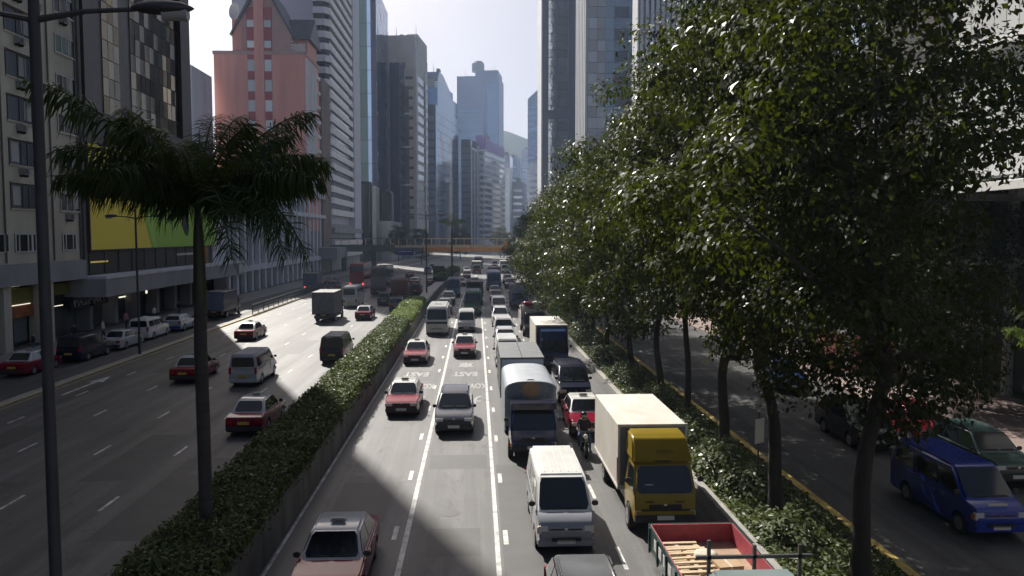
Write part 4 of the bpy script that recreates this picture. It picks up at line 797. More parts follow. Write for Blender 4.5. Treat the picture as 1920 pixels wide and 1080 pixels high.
# roadside railing on the traffic island
rl = thing("railing", "dark steel railing on the traffic island by the colonnade", "railing", (-25.5, 92, 0.13))
for k in range(19): bx("post", 'metal_dark', rl, -0.04, 0.04, k * 2.4, k * 2.4 + .07, 0, 1.15)
for z in (0.25, 0.7, 1.1): MB().tube([(0, 0, z), (0, 43.2, z)], 0.03, 6).build("rail", 'metal_dark', rl)
BP = MB()
for k in range(1): pass
PNL = MB()
for k in range(14): PNL.box(-0.012, 0.012, 0.16 + k * 0.155, 0.185 + k * 0.155, 0.25, 1.1)
PNL = PNL.mesh("bar_panel", 'metal_dark', fix=False)
for k in range(18): link("bar_panel", PNL, rl, (0, k * 2.4, 0))

# ------------------------------------------------------------------ vehicles
# Local frame of every vehicle: front bumper at y = 0, tail at y = L, so it faces -Y; origin on the ground.
def lower_mesh(top, L, W, zb, wheels, r, tf=0.10, tr=0.06, bev=0.045, key='paint'):
    P = [(0.10, zb)]
    ra = r * 1.17
    for yw in wheels:
        a0 = math.asin(max(-1, min(1, (zb - r) / ra)))
        for k in range(9):
            a = (PI - a0) + (a0 - (PI - a0)) * k / 8; P.append((yw + ra * math.cos(a), r + ra * math.sin(a)))
    P.append((L - 0.08, zb)); P += list(reversed(top))
    def w(y, z):
        q = 1 - tf * (max(0, 0.75 - y) / 0.75) ** 2 - tr * (max(0, y - (L - 0.7)) / 0.7) ** 2
        return W / 2 * q * (0.965 if z < zb + 0.1 else 1.0)
    bm = bmesh.new(); A = [bm.verts.new((-w(y, z), y, z)) for y, z in P]; B = [bm.verts.new((w(y, z), y, z)) for y, z in P]; n = len(P)
    bm.faces.new(A); bm.faces.new(list(reversed(B)))
    for i in range(n): bm.faces.new((A[i], B[i], B[(i + 1) % n], A[(i + 1) % n]))
    bmesh.ops.recalc_face_normals(bm, faces=bm.faces); bm.verts.index_update(); bm.edges.ensure_lookup_table()
    ed = [e for e in bm.edges if (e.verts[0].index < n) == (e.verts[1].index < n) and min(e.verts[0].co.z, e.verts[1].co.z) > zb + r * 0.55 and not any(math.hypot(q.co.y - yw, q.co.z - r) < ra * 1.05 for q in e.verts for yw in wheels)]
    if bev: bmesh.ops.bevel(bm, geom=ed, offset=bev, segments=3, affect='EDGES', clamp_overlap=True)
    bmesh.ops.triangulate(bm, faces=[f_ for f_ in bm.faces if len(f_.verts) > 6])
    me = bpy.data.meshes.new("body"); bm.to_mesh(me); bm.free(); me.materials.append(M[key]); return finish(me, 38)
def cabin_pts(c):
    yA, yB, yC, yD, zb, zr, wb, wr = c
    return [Vector(p) for p in ((-wb, yA, zb), (wb, yA, zb), (wb, yB, zb), (-wb, yB, zb), (-wr, yC, zr), (wr, yC, zr), (wr, yD, zr), (-wr, yD, zr))]
def cabin_mesh(c, bev=0.06, crown=0.03, key='roof', name="cabin"):
    p = cabin_pts(c); bm = bmesh.new(); V = [bm.verts.new(q) for q in p]
    for f_ in ((0, 1, 2, 3), (0, 4, 5, 1), (1, 5, 6, 2), (2, 6, 7, 3), (3, 7, 4, 0), (4, 7, 6, 5)): bm.faces.new([V[i] for i in f_])
    bmesh.ops.recalc_face_normals(bm, faces=bm.faces)
    ed = [e for e in bm.edges if max(q.co.z for q in e.verts) > c[5] - 0.01]
    bmesh.ops.bevel(bm, geom=ed, offset=bev, segments=3, affect='EDGES', clamp_overlap=True)
    me = bpy.data.meshes.new(name); bm.to_mesh(me); bm.free(); me.materials.append(M[key]); return finish(me, 40)
def pane_on(a, b_, c, d, u0, u1, v0, v1, name, key='glass', t=0.012, fl=0.0):
    """a,b_ = lower corners, c,d = upper corners (c above b_); rounded quad proud of that face"""
    def q(u, v): return (a.lerp(b_, u)).lerp(d.lerp(c, u), v)
    nrm = ((b_ - a).cross(d - a)).normalized() * t
    r_ = 0.10; rv = 0.16
    uv = [(u0 + (u1 - u0) * s, v0 + (v1 - v0) * w_) for s, w_ in ((r_ * .5, 0), (1 - r_ * .5, 0), (1, rv), (1, 1 - rv), (1 - r_ * .5, 1), (r_ * .5, 1), (0, 1 - rv), (0, rv))]
    o = [q(*x) + nrm for x in uv]; i_ = [q(*x) - nrm for x in uv]; n = len(uv)
    mb = MB().add(o + i_, [tuple(range(n)), tuple(range(2 * n - 1, n - 1, -1))] + [(k, n + k, n + (k + 1) % n, (k + 1) % n) for k in range(n)])
    return mb.mesh(name, key)

M['paint'] = M['p_white']; M['roof'] = M['p_white']
class Proto:
    def __init__(s, L): s.L = L; s.p = []
    def add(s, name, me, key, loc=(0, 0, 0), par=None, det=0): s.p.append((name, me, key, loc, par, det)); return len(s.p) - 1
    def bx(s, name, key, x0, x1, y0, y1, z0, z1, par=None, det=0, bev=0.0):
        me = MB().box(x0, x1, y0, y1, z0, z1).mesh(name, key if key in M else 'black', fix=False)
        if bev:
            bm = bmesh.new(); bm.from_mesh(me); bmesh.ops.bevel(bm, geom=list(bm.edges), offset=bev, segments=2, affect='EDGES'); bm.to_mesh(me); bm.free(); finish(me, 40)
        return s.add(name, me, key, (0, 0, 0), par, det)
    def pair(s, name, key, x0, x1, y0, y1, z0, z1, det=0, bev=0.0):
        s.bx(name, key, x0, x1, y0, y1, z0, z1, None, det, bev); s.bx(name, key, -x1, -x0, y0, y1, z0, z1, None, det, bev)
WHEELS = {}
def wheel_meshes(r, w):
    k = (round(r, 3), w)
    if k not in WHEELS:
        ty = MB().tube([(-w / 2, 0, 0), (-w / 2 + .02, 0, 0), (w / 2 - .02, 0, 0), (w / 2, 0, 0)], [r * .93, r, r, r * .93], 20).mesh("wheel", 'tyre', 40)
        rm = MB().tube([(-w / 2 - .012, 0, 0), (w / 2 + .012, 0, 0)], r * .62, 14).tube([(-w / 2 - .02, 0, 0), (w / 2 + .02, 0, 0)], r * .2, 8).mesh("rim", 'rim', 40)
        WHEELS[k] = (ty, rm)
    return WHEELS[k]
def add_wheels(P, ys, r, W, w=0.19, dual=()):
    for y in ys:
        ww = w * 1.7 if y in dual else w; ty, rm = wheel_meshes(r, ww)
        for s in (-1, 1):
            i = P.add("wheel", ty, 'tyre', (s * (W / 2 - ww / 2 - 0.015), y, r)); P.add("rim", rm, 'rim', (0, 0, 0), i, 1)
def windows(P, c, front=(0.05, 0.95, 0.10, 0.92), rear=(0.08, 0.92, 0.15, 0.9), sides=((0.04, 0.47), (0.51, 0.9)), sv=(0.12, 0.88), sglass='glass'):
    p = cabin_pts(c)
    if front: P.add("windscreen", pane_on(p[0], p[1], p[5], p[4], *front, "windscreen"), 'glass')
    if rear: P.add("rear_window", pane_on(p[2], p[3], p[7], p[6], *rear, "rear_window"), 'glass')
    if front:
        for u in (.16, .54): P.add("wiper", pane_on(p[0], p[1], p[5], p[4], u, u + .30, front[2] + .015, front[2] + .05, "wiper", 'black', 0.028), 'black', det=1)
    for (u0, u1) in sides:
        P.add("side_window", pane_on(p[1], p[2], p[6], p[5], u0, u1, *sv, "side_window"), sglass)
        P.add("side_window", pane_on(p[0], p[3], p[7], p[4], u0, u1, *sv, "side_window", t=-0.012), sglass)
def trim(P, L, W, zb, hl=(0.46, 0.80, 0.60, 0.76), tl=(0.50, 0.80, 0.62, 0.82), grille=(0.42, 0.58, 0.74), fy=0.0, mirror=None, bumper='plastic', ry=None):
    ry = L if ry is None else ry
    P.pair("headlight", 'lamp', hl[0], hl[1], fy - 0.015, fy + 0.12, hl[2], hl[3], bev=0.012)
    P.bx("grille", 'black', -grille[0], grille[0], fy - 0.012, fy + 0.08, grille[1], grille[2], det=1)
    P.pair("indicator", 'amber', hl[1] - .02, hl[1] + .03, fy + 0.03, fy + 0.16, hl[2], hl[3] - .05, det=1)
    wf = W / 2 * 0.93
    P.bx("front_bumper", bumper, -wf, wf, fy - 0.07, fy + 0.25, zb + .06, zb + .28, bev=0.03); P.bx("rear_bumper", bumper, -wf, wf, ry - 0.2, ry + 0.06, zb + .06, zb + .28, bev=0.03)
    P.bx("number_plate", 'plate_w', -.26, .26, fy - 0.085, fy - 0.06, zb + .14, zb + .27); P.bx("number_plate", 'plate_y', -.26, .26, ry + 0.02, ry + 0.075, zb + .36, zb + .49)
    P.pair("tail_light", 'tail', tl[0], tl[1], ry - 0.1, ry + 0.018, tl[2], tl[3], bev=0.012)
    P.bx("underbody", 'black', -W / 2 + .22, W / 2 - .22, 0.2, L - .2, zb - .04, zb + .3)
    if mirror: P.pair("mirror", 'plastic', mirror[0], mirror[0] + .19, mirror[1], mirror[1] + .09, mirror[2], mirror[2] + .15, bev=0.03)
    P.bx("front_badge", 'chrome', -.05, .05, fy - 0.02, fy + .03, grille[2] - .04, grille[2] + .03, det=1)
def handles(P, x, ys, z): 
    for y in ys: P.pair("door_handle", 'chrome', x - .005, x + .02, y, y + .13, z, z + .03, det=1)

def proto_sedan(taxi=False):
    L, W = 4.65, 1.72; P = Proto(L); top = [(0.0, .36), (-0.02, .55), (0.02, .72), (0.12, .79), (0.6, .86), (1.30, .95), (3.75, .97), (4.3, .95), (4.58, .90), (4.66, .78), (4.65, .36)]
    P.add("body", lower_mesh(top, L, W, .22, (.86, 3.55), .31), 'paint'); c = (1.18, 3.98, 1.92, 3.32, .93, 1.47, .79, .615); P.add("cabin", cabin_mesh(c), 'roof'); windows(P, c)
    trim(P, L, W, .22, mirror=(.80, 1.32, .95), hl=(.44, .79, .58, .74)); add_wheels(P, (.86, 3.55), .31, W); handles(P, W / 2, (2.1, 3.1), .80)
    P.pair("door_seam", 'black', W / 2 - .01, W / 2 + .003, 2.50, 2.512, .30, .93, det=1); P.pair("door_seam", 'black', W / 2 - .01, W / 2 + .003, 1.42, 1.432, .62, .93, det=1)
    P.bx("bonnet_seam", 'black', -.66, .66, 1.22, 1.24, .93, .955, det=1)
    if taxi:
        i = P.bx("roof_sign", 'taxi_sign', -.20, .20, 2.30, 2.46, 1.49, 1.62, bev=0.03); P.add("lettering", text_mesh("TAXI", .11, 'black', 0.002), 'black', (0, 0, 0), i, 1)
        me = P.p[-1][1]; me.transform(Matrix.Translation((0, 2.292, 1.555)) @ Matrix.Rotation(R(90), 4, 'X'))
        P.bx("bonnet_strip", 'chrome', -.015, .015, .12, 1.15, .80, .93, det=9)
        P.pair("windscreen_disc", 'plate_w', .30, .40, 1.40, 1.405, 1.05, 1.06, det=9)
    return P
def proto_suv(H=1.68, L=4.5, W=1.8):
    P = Proto(L); top = [(0.0, .42), (-0.03, .62), (0.0, .80), (0.16, .93), (0.7, 1.01), (1.18, 1.08), (4.3, 1.10), (4.46, .98), (4.5, .42)]
    top = [(y * L / 4.5, z) for y, z in top]; w2 = (.88, L - 1.05)
    P.add("body", lower_mesh(top, L, W, .26, w2, .34, .13, .07), 'paint'); c = (1.02, L - .08, 1.88, L - .42, 1.06, H, .83, .66); P.add("cabin", cabin_mesh(c, .08), 'roof'); windows(P, c, sides=((.05, .36), (.39, .68), (.71, .93)))
    trim(P, L, W, .26, hl=(.48, .82, .66, .84), tl=(.62, .86, .75, 1.05), grille=(.42, .62, .80), mirror=(.84, 1.30, 1.06)); add_wheels(P, w2, .34, W, .22); handles(P, W / 2, (2.1, 3.0), .9)
    P.pair("roof_rail", 'chrome', .58, .62, 2.1, L - .7, H + .01, H + .05, det=1); return P
def proto_van(L=4.85, H=1.98, W=1.74, nose=0.55, sl=1.05, belt=1.14):
    P = Proto(L); top = [(0.0, .38), (-0.03, .60), (0.0, .86), (0.10, 1.0), (nose, belt), (L - .12, belt + .02), (L, .9), (L, .38)]
    w2 = (.72, L - 1.1); P.add("body", lower_mesh(top, L, W, .24, w2, .33, .12, .05), 'paint')
    c = (nose - .06, L - .02, nose + sl - .25, L - .12, belt - .02, H, W / 2 - .035, W / 2 - .15); P.add("cabin", cabin_mesh(c, .09), 'roof')
    windows(P, c, front=(.05, .95, .06, .90), rear=(.08, .92, .12, .78), sides=((.05, .27), (.30, .62), (.65, .94)), sv=(.10, .74))
    trim(P, L, W, .24, hl=(.52, .80, .66, .88), tl=(.70, .84, .8, 1.2), grille=(.46, .70, .80), mirror=(.84, nose + .15, 1.22), bumper='paint'); add_wheels(P, w2, .33, W, .2)
    P.bx("air_intake", 'black', -.42, .42, -.085, -.06, .46, .56, det=1)
    P.pair("sliding_door_rail", 'black', W / 2 - .01, W / 2 + .006, 2.6, L - .4, 1.04, 1.06, det=1); P.pair("door_seam", 'black', W / 2 - .01, W / 2 + .004, 1.72, 1.735, .35, 1.12, det=1); handles(P, W / 2, (1.5, 2.0), .95)
    P.bx("roof_rib", 'roof', -.02, .02, nose + sl, L - .3, H, H + .012, det=1)
    for x in (-.5, -.27, .23, .46): P.bx("roof_rib", 'roof', x, x + .04, nose + sl, L - .3, H, H + .012, det=1)
    return P
def proto_bus(L, W, H, belt, nwin, sl=.45, decks=1, wy=None, r=.42):
    P = Proto(L); top = [(0.0, .5), (-0.02, .8), (0.0, belt - .1), (.06, belt), (L - .06, belt), (L, belt - .1), (L, .5)]
    w2 = wy or (1.5 if L > 8 else 1.1, L - (2.6 if L > 8 else 1.7)); P.add("body", lower_mesh(top, L, W, .3, w2, r, .06, .03), 'paint')
    c = (.03, L - .02, sl, L - .12, belt - .02, H, W / 2 - .02, W / 2 - .12); P.add("cabin", cabin_mesh(c, .12), 'roof')
    sd = tuple((.03 + .94 * k / nwin, .03 + .94 * (k + .90) / nwin) for k in range(nwin))
    if decks == 1: windows(P, c, front=(.05, .95, .06, .80), rear=(.12, .88, .25, .8), sides=sd, sv=(.08, .72))
    else:
        windows(P, c, front=(.05, .95, .04, .38), rear=None, sides=sd, sv=(.06, .34)); p = cabin_pts(c)
        P.add("upper_windscreen", pane_on(p[0], p[1], p[5], p[4], .05, .95, .55, .88, "upper_windscreen"), 'glass'); P.add("upper_rear_window", pane_on(p[2], p[3], p[7], p[6], .05, .95, .52, .90, "upper_rear_window"), 'glass')
        for (u0, u1) in sd:
            P.add("upper_window", pane_on(p[1], p[2], p[6], p[5], u0, u1, .56, .86, "upper_window"), 'glass'); P.add("upper_window", pane_on(p[0], p[3], p[7], p[4], u0, u1, .56, .86, "upper_window", t=-.012), 'glass')
        P.bx("engine_grille", 'black', -.9, .9, L - .01, L + .03, .7, 1.25); P.bx("route_blind", 'black', -.7, .7, -.02, .06, 2.25, 2.6, det=1)
    trim(P, L, W, .3, hl=(W / 2 - .42, W / 2 - .12, .62, .82), tl=(W / 2 - .3, W / 2 - .1, .7, 1.15), grille=(.5, .62, .8), mirror=(W / 2, .1, belt + .2), bumper='paint'); add_wheels(P, w2, r, W, .26)
    P.bx("lower_band", 'plastic', -W / 2 + .1, W / 2 - .1, -.03, .05, belt - .32, belt - .12, det=1); P.bx("roof_hatch", 'roof', -.35, .35, L * .45, L * .45 + .7, H, H + .06, det=1)
    return P
def proto_truck(L=6.6, W=2.05, cabH=2.2, cargo='box', boxH=2.95, c0=1.85, tilt=.55):
    P = Proto(L); belt = 1.28; top = [(0.0, .48), (-.02, .7), (0.0, 1.0), (.05, belt), (1.62, belt), (1.66, .48)]
    P.add("cab", lower_mesh(top, 1.66, W - .12, .42, (.72,), .40, .05, .02), 'paint')
    c = (.03, 1.64, tilt * .8, 1.58, belt - .02, cabH, W / 2 - .08, W / 2 - .18); P.add("cab_top", cabin_mesh(c, .09), 'roof'); windows(P, c, front=(.05, .95, .05, .88), rear=None, sides=((.08, .72),), sv=(.06, .80))
    trim(P, L, W - .1, .38, hl=(.62, .92, .62, .80), tl=(.75, .95, .62, .78), grille=(.5, .84, .98), mirror=(W / 2 - .02, .15, 1.62), ry=L - .1)
    P.bx("chassis", 'black', -.42, .42, 1.3, L - .15, .55, .85); add_wheels(P, (.72, L - 1.55), .40, W, .22, dual=(L - 1.55,))
    P.bx("front_panel", 'black', -.75, .75, -.03, .03, .78, .84, det=1); P.pair("step", 'plastic', W / 2 - .35, W / 2 - .1, .3, .42, .34, .5, det=1)
    w = W / 2 + .08
    if cargo == 'box':
        P.bx("cargo_box", 'box', -w, w, c0, L, .95, boxH); P.bx("cargo_front", 'boxfront', -w + .05, w - .05, c0 - .015, c0, 1.0, boxH - .06)
        for x in (-w, w - .05): P.bx("corner_post", 'boxpost', x - .012, x + .062, c0 - .03, c0 + .06, .95, boxH + .012)
        P.bx("bottom_rail", 'boxpost', -w - .02, w + .02, c0, L + .02, .86, .95); P.bx("roof_rim", 'boxpost', -w - .015, w + .015, c0 - .03, c0 + .03, boxH, boxH + .04)
        P.bx("rear_door", 'reardoor', -w + .06, -.01, L, L + .03, 1.0, boxH - .1); P.bx("rear_door", 'reardoor', .01, w - .06, L, L + .03, 1.0, boxH - .1); P.bx("roof_seam", 'boxpost', -.02, .02, c0 + .05, L - .05, boxH, boxH + .01, det=1)
    elif cargo == 'tarp':
        zs = boxH - .40; arc = [(-w, .95)] + [(-w * math.copysign(abs(math.cos(t)) ** .7, math.cos(t)), zs + .40 * math.sin(t) ** .8) for t in [PI * k / 14 for k in range(15)]] + [(w, .95)]
        P.add("canopy", MB().prism(arc, 'y', c0, L).mesh("canopy", 'tarp', 40), 'box')
        a2 = [(x * .90, zs - .02 + (z - zs) * .93) if z > 1.0 else (x * .90, cabH + .0) for x, z in arc]; P.add("canopy_front", MB().prism(a2, 'y', c0 - .03, c0 + .0).mesh("canopy_front", 'tarp_clear'), 'boxfront')
        lip = [(-w * math.copysign(abs(math.cos(t)) ** .7, math.cos(t)), zs + .40 * math.sin(t) ** .8) for t in [PI * k / 14 for k in range(15)]]; lip += [(x * .93, zs + (z - zs) * .88) for x, z in reversed(lip)]
        P.add("canopy_lip", MB().prism(lip, 'y', c0 - .28, c0).mesh("canopy_lip", 'tarp', 40), 'box')
        P.bx("bed", 'paint', -w + .02, w - .02, c0, L + .02, .80, 1.0)
        i = P.add("emblem", MB().tube([(0, c0 - .05, zs + .02), (0, c0 - .03, zs + .02)], .43, 24).mesh("emblem", 'emblem'), 'emblem', det=0); P.add("emblem_ring", MB().tube([(0, c0 - .056, zs + .02), (0, c0 - .05, zs + .02)], .30, 24).mesh("emblem_ring", 'cardboard'), 'cardboard', (0, 0, 0), i, 1)
    elif cargo == 'fairing':
        pass
    return P

def inst(P, name, label, cat, x, y, away=False, over=None, group="vehicles in the traffic", far=False, rz=0.0, skip=()):
    over = over or {}; t = thing(name, label, cat, (x, y + (P.L if away else 0), 0.0), (PI if away else 0) + rz, group); ob = []
    for (pn, me, key, loc, par, det) in P.p:
        if det == 9 or (far and det) or pn in skip or (par is not None and ob[par] is None): ob.append(None); continue
        o = link(pn, me, t if par is None else ob[par], loc); k = over.get(pn, over.get(key))
        if k is None and key in ('box', 'boxpost', 'boxfront', 'reardoor'): k = {'box': 'boxwhite', 'boxpost': 'metal_grey', 'boxfront': 'boxfront', 'reardoor': 'boxwhite'}[key]
        if k: setmat(o, k)
        ob.append(o)
    return t
for k_, v_ in (('box', 'boxwhite'), ('boxpost', 'metal_grey'), ('reardoor', 'boxwhite')): M[k_] = M[v_]
TAXI = proto_sedan(True); SED = proto_sedan(); SUV = proto_suv(); HATCH = proto_suv(1.52, 4.3, 1.72); VAN = proto_van(); MPV = proto_van(4.85, 1.88, 1.82, 1.0, 1.25, 1.12); LVAN = proto_van(4.6, 1.92, 1.68, .4, .8, 1.1)
COASTER = proto_bus(7.0, 2.08, 2.62, 1.42, 7, .62, r=.38); BUS = proto_bus(10.5, 2.45, 3.1, 1.5, 9); DECKER = proto_bus(11.0, 2.5, 4.35, 1.35, 9, .35, 2, r=.48); LBUS = proto_bus(6.6, 2.05, 2.7, 1.35, 6, .5, r=.38)
TBOX = proto_truck(6.9, 2.1); TBOX2 = proto_truck(8.2, 2.1, boxH=2.9); TTARP = proto_truck(6.4, 2.05, cargo='tarp', boxH=3.0, c0=1.9); TDARK = proto_truck(8.0, 2.1, boxH=2.9, c0=1.8)
TAXO = {'paint': 'p_red', 'roof': 'p_silver'}
def both(k): return {'paint': k, 'roof': k}
GM = "oncoming vehicles on the main road"; GL_ = "vehicles driving away on the far carriageway"; GPk = "vehicles standing on the side road"; GS = "vehicles on the service road"
# oncoming, first lane beside the median
inst(TAXI, "taxi", "red taxi with silver roof, half cut off by the bottom edge", "taxi", -3.72, 18.85, over=TAXO, group=GM)
inst(TAXI, "taxi", "red taxi with white roof beside the dark grey hatchback", "taxi", -3.8, 40.0, over={'paint': 'p_red', 'roof': 'p_white'}, group=GM)
inst(TAXI, "taxi", "red taxi just in front of the cream minibus", "taxi", -4.35, 56.1, over={'paint': 'p_red', 'roof': 'p_white'}, group=GM)
inst(COASTER, "minibus", "cream minibus with a white roof beside the hedge", "minibus", -3.6, 72.6, over={'paint': 'p_cream', 'roof': 'p_white'}, group=GM)
inst(SUV, "car", "dark car right behind the cream minibus", "car", -3.75, 92, over=both('p_grey'), group=GM, far=True)
inst(SUV, "car", "second dark car behind the cream minibus", "car", -3.7, 104, over=both('p_greyblue'), group=GM, far=True)
inst(LBUS, "minibus", "dark grey-blue minibus behind the two dark cars", "minibus", -3.4, 118, over=both('p_bluegrey'), group=GM, far=True)
inst(TAXI, "taxi", "far red taxi in the lane beside the median", "taxi", -2.7, 142, over={'paint': 'p_red', 'roof': 'p_silver'}, group=GM, far=True)
# second lane
inst(SUV, "car", "dark grey-blue hatchback between the two solid white lines", "car", -1.05, 36.1, over={'paint': 'p_greyblue', 'roof': 'p_greyblue', 'front_bumper': 'p_black'}, group=GM)
inst(TAXI, "taxi", "red taxi in front of the small white van", "taxi", -.9, 59.2, over={'paint': 'p_red', 'roof': 'p_white'}, group=GM)
inst(LVAN, "van", "small white van with round headlights behind the taxi", "van", -.95, 75.2, over={'paint': 'p_white', 'roof': 'p_white', 'front_bumper': 'plastic'}, group=GM)
inst(LBUS, "bus", "green light bus with a pale band above its windscreen", "bus", -.4, 91.2, over={'paint': 'p_green', 'roof': 'p_green'}, group=GM, far=True)
inst(TBOX, "truck", "green truck behind the green light bus", "truck", -.2, 104, over={'paint': 'p_green', 'roof': 'p_green', 'box': 'gl_grey', 'boxfront': 'gl_dark'}, group=GM, far=True)
inst(SED, "car", "far pale sedan ahead of the small red and white truck", "car", -.25, 143, over=both('p_silver'), group=GM, far=True)
inst(TBOX, "truck", "far red cab truck with a white box roof", "truck", .1, 186, over={'paint': 'p_busred', 'roof': 'p_white'}, group=GM, far=True)
inst(BUS, "bus", "dark single-deck bus just beyond the footbridge", "bus", .6, 215, over=both('p_grey'), group=GM, far=True)
inst(SED, "car", "far red car under the footbridge beside the median", "car", -2.0, 168, over=both('p_red'), group=GM, far=True)
inst(SED, "car", "far silver car under the footbridge beside the median", "car", -2.2, 190, over=both('p_silver'), group=GM, far=True)
# third lane: the slow queue
inst(HATCH, "car", "dark grey car cut off by the bottom edge, roof rack showing", "car", 2.5, 14.9, over={'paint': 'p_grey', 'roof': 'p_grey'}, group=GM)
inst(VAN, "van", "white van with a shaded nose, nearest in the queue", "van", 2.55, 22.3, over={'paint': 'p_white_shade', 'roof': 'p_white', 'front_bumper': 'p_white_shade'}, group=GM)  # body darkened from white so the nose reads as shaded
tt = inst(TTARP, "truck", "blue truck with a round-topped grey tarpaulin and round emblem", "truck", 2.3, 31.9, over={'paint': 'p_blue', 'roof': 'p_blue', 'boxfront': 'tarp_clear', 'box': 'tarp'}, group=GM)
bx("visor", 'p_navy', tt, -.92, .92, -.12, .5, 2.16, 2.42)
inst(TDARK, "truck", "dark tarpaulined box truck right behind the emblem truck", "truck", 2.35, 38.7, over={'paint': 'p_blue', 'roof': 'p_blue', 'box': 'tarp_dark', 'boxfront': 'p_paleblue', 'boxpost': 'p_navy', 'reardoor': 'tarp_dark'}, group=GM)
inst(LVAN, "van", "white roofed van hidden behind the dark box truck", "van", 2.15, 54.6, over=both('p_white'), group=GM)
inst(SUV, "car", "grey car with a pale roof in the queue", "car", 2.3, 61.8, over={'paint': 'p_grey', 'roof': 'p_silver'}, group=GM, far=True)
inst(LVAN, "van", "white topped van behind the grey car in the queue", "van", 2.35, 68.3, over={'paint': 'p_silver', 'roof': 'p_white'}, group=GM, far=True)
inst(SUV, "car", "silver car in the middle of the queue", "car", 2.45, 80.8, over=both('p_silver'), group=GM, far=True)
inst(MPV, "car", "white people carrier in the middle of the queue", "car", 2.6, 91.6, over=both('p_white'), group=GM, far=True)
inst(SED, "car", "dark sedan behind the white people carrier", "car", 2.7, 109.5, over=both('p_grey'), group=GM, far=True)
inst(SED, "car", "second dark sedan behind the white people carrier", "car", 2.8, 119.5, over={'paint': 'p_black', 'roof': 'p_grey'}, group=GM, far=True)
inst(BUS, "bus", "blue-grey single-deck bus far back in the queue", "bus", 2.9, 131, over={'paint': 'p_bluegrey', 'roof': 'p_paleblue'}, group=GM, far=True)
inst(TBOX, "truck", "blue topped truck behind the blue-grey bus", "truck", 3.4, 150, over={'paint': 'p_blue', 'roof': 'p_blue', 'box': 'p_blue'}, group=GM, far=True)
inst(SED, "car", "far white car before the footbridge in the queue", "car", 3.9, 192, over=both('p_white'), group=GM, far=True)
inst(SED, "car", "far grey car under the footbridge in the queue", "car", 4.6, 206, over=both('p_grey'), group=GM, far=True)
inst(LVAN, "van", "far white van beyond the footbridge in the queue", "van", 5.2, 222, over=both('p_white'), group=GM, far=True)
# kerb lane
inst(TAXI, "taxi", "red taxi with white roof squeezed behind the white box truck", "taxi", 5.1, 35.4, over={'paint': 'p_red', 'roof': 'p_white'}, group=GM)
inst(MPV, "van", "black square-backed van between the red taxi and the blue cab truck", "van", 5.35, 42.4, over=both('p_navy'), group=GM)
bt = inst(TBOX2, "truck", "white box truck with a dark blue cab, behind the black van", "truck", 5.25, 53.3, over={'paint': 'p_blue', 'roof': 'p_blue', 'boxfront': 'p_navy', 'boxpost': 'boxwhite'}, group=GM)
MB().prism([(.5, 2.2), (.75, 2.62), (1.75, 2.72), (1.75, 2.2)], 'x', -.85, .85).build("wind_deflector", 'p_blue', bt)
lt = inst(TBOX, "truck", "dark cab truck loaded with red and white sacks", "truck", 5.25, 71.5, over={'paint': 'p_black', 'roof': 'p_black'}, group=GM, skip=("cargo_box", "cargo_front", "roof_rim", "roof_seam", "rear_door", "corner_post"))
for s in (-1, 1): bx("bed_side", 'p_white', lt, s * 1.1 - .03, s * 1.1 + .03, 1.9, 6.9, .95, 1.9)
bx("headboard", 'p_white', lt, -1.1, 1.1, 1.85, 1.93, .95, 2.35); bx("exhaust_stack", 'frame_w', lt, -1.15, -1.03, 1.7, 1.82, .8, 2.95)
sk = MB(); rr_ = random.Random(4)
vs_ = []
def sack(label, x, y, z, m, s=1.0):
    mb = MB(); n = 10; vs = []; fs = []
    for i, (t, q) in enumerate(((-.5, .04), (-.42, .2), (-.2, .27), (.1, .28), (.38, .22), (.5, .05))):
        vs += [(t * s, math.cos(2 * PI * k / n) * q * s * 1.2, math.sin(2 * PI * k / n) * q * s * .75) for k in range(n)]
        if i: fs += [((i - 1) * n + k, (i - 1) * n + (k + 1) % n, i * n + (k + 1) % n, i * n + k) for k in range(n)]
    fs += [tuple(range(n - 1, -1, -1)), tuple(range(5 * n, 6 * n))]
    tag(mb.add(vs, fs).build("sack", m, None, 60, (x, y, z), (0, R(8), rr_.uniform(-.5, .5))), label, "sack", "sacks on the loaded truck")
for i, (dx, dz, m) in enumerate(((-.8, 2.5, 'white_cloth'), (-.3, 2.52, 'pink_cloth'), (.2, 2.5, 'white_cloth'), (.75, 2.52, 'pink_cloth'), (-.5, 2.82, 'p_red'), (.4, 2.84, 'white_cloth'))):
    sack(["white sack nearest the road on the loaded truck", "pink sack on the road side of the loaded truck", "white sack in the middle of the loaded truck", "pink sack nearest the trees on the loaded truck", "red sack on top of the pile on the loaded truck", "white sack on top of the pile on the loaded truck"][i], 5.25 + dx, 73.8, dz, m, 1.0)
bx("load_base", 'pink_cloth', lt, -1.0, 1.0, 2.0, 6.6, 1.0, 2.3)
inst(TBOX, "truck", "blue-grey box truck beside the trees, halfway along the queue", "truck", 5.3, 97.5, over={'paint': 'p_bluegrey', 'roof': 'p_bluegrey', 'box': 'p_bluegrey', 'boxfront': 'p_paleblue'}, group=GM, far=True)
inst(SUV, "car", "dark car behind the blue-grey box truck", "car", 5.8, 136, over=both('p_grey'), group=GM, far=True)
inst(SUV, "car", "second dark car behind the blue-grey box truck", "car", 5.9, 149, over=both('p_bluegrey'), group=GM, far=True)
inst(TBOX, "truck", "far white truck in the kerb lane by the footbridge", "truck", 6.8, 188, over={'paint': 'p_white', 'roof': 'p_white'}, group=GM, far=True)
inst(SUV, "car", "dark car half hidden under the tree beside the blue-grey truck", "car", 6.2, 118, over=both('p_black'), group=GM, far=True)

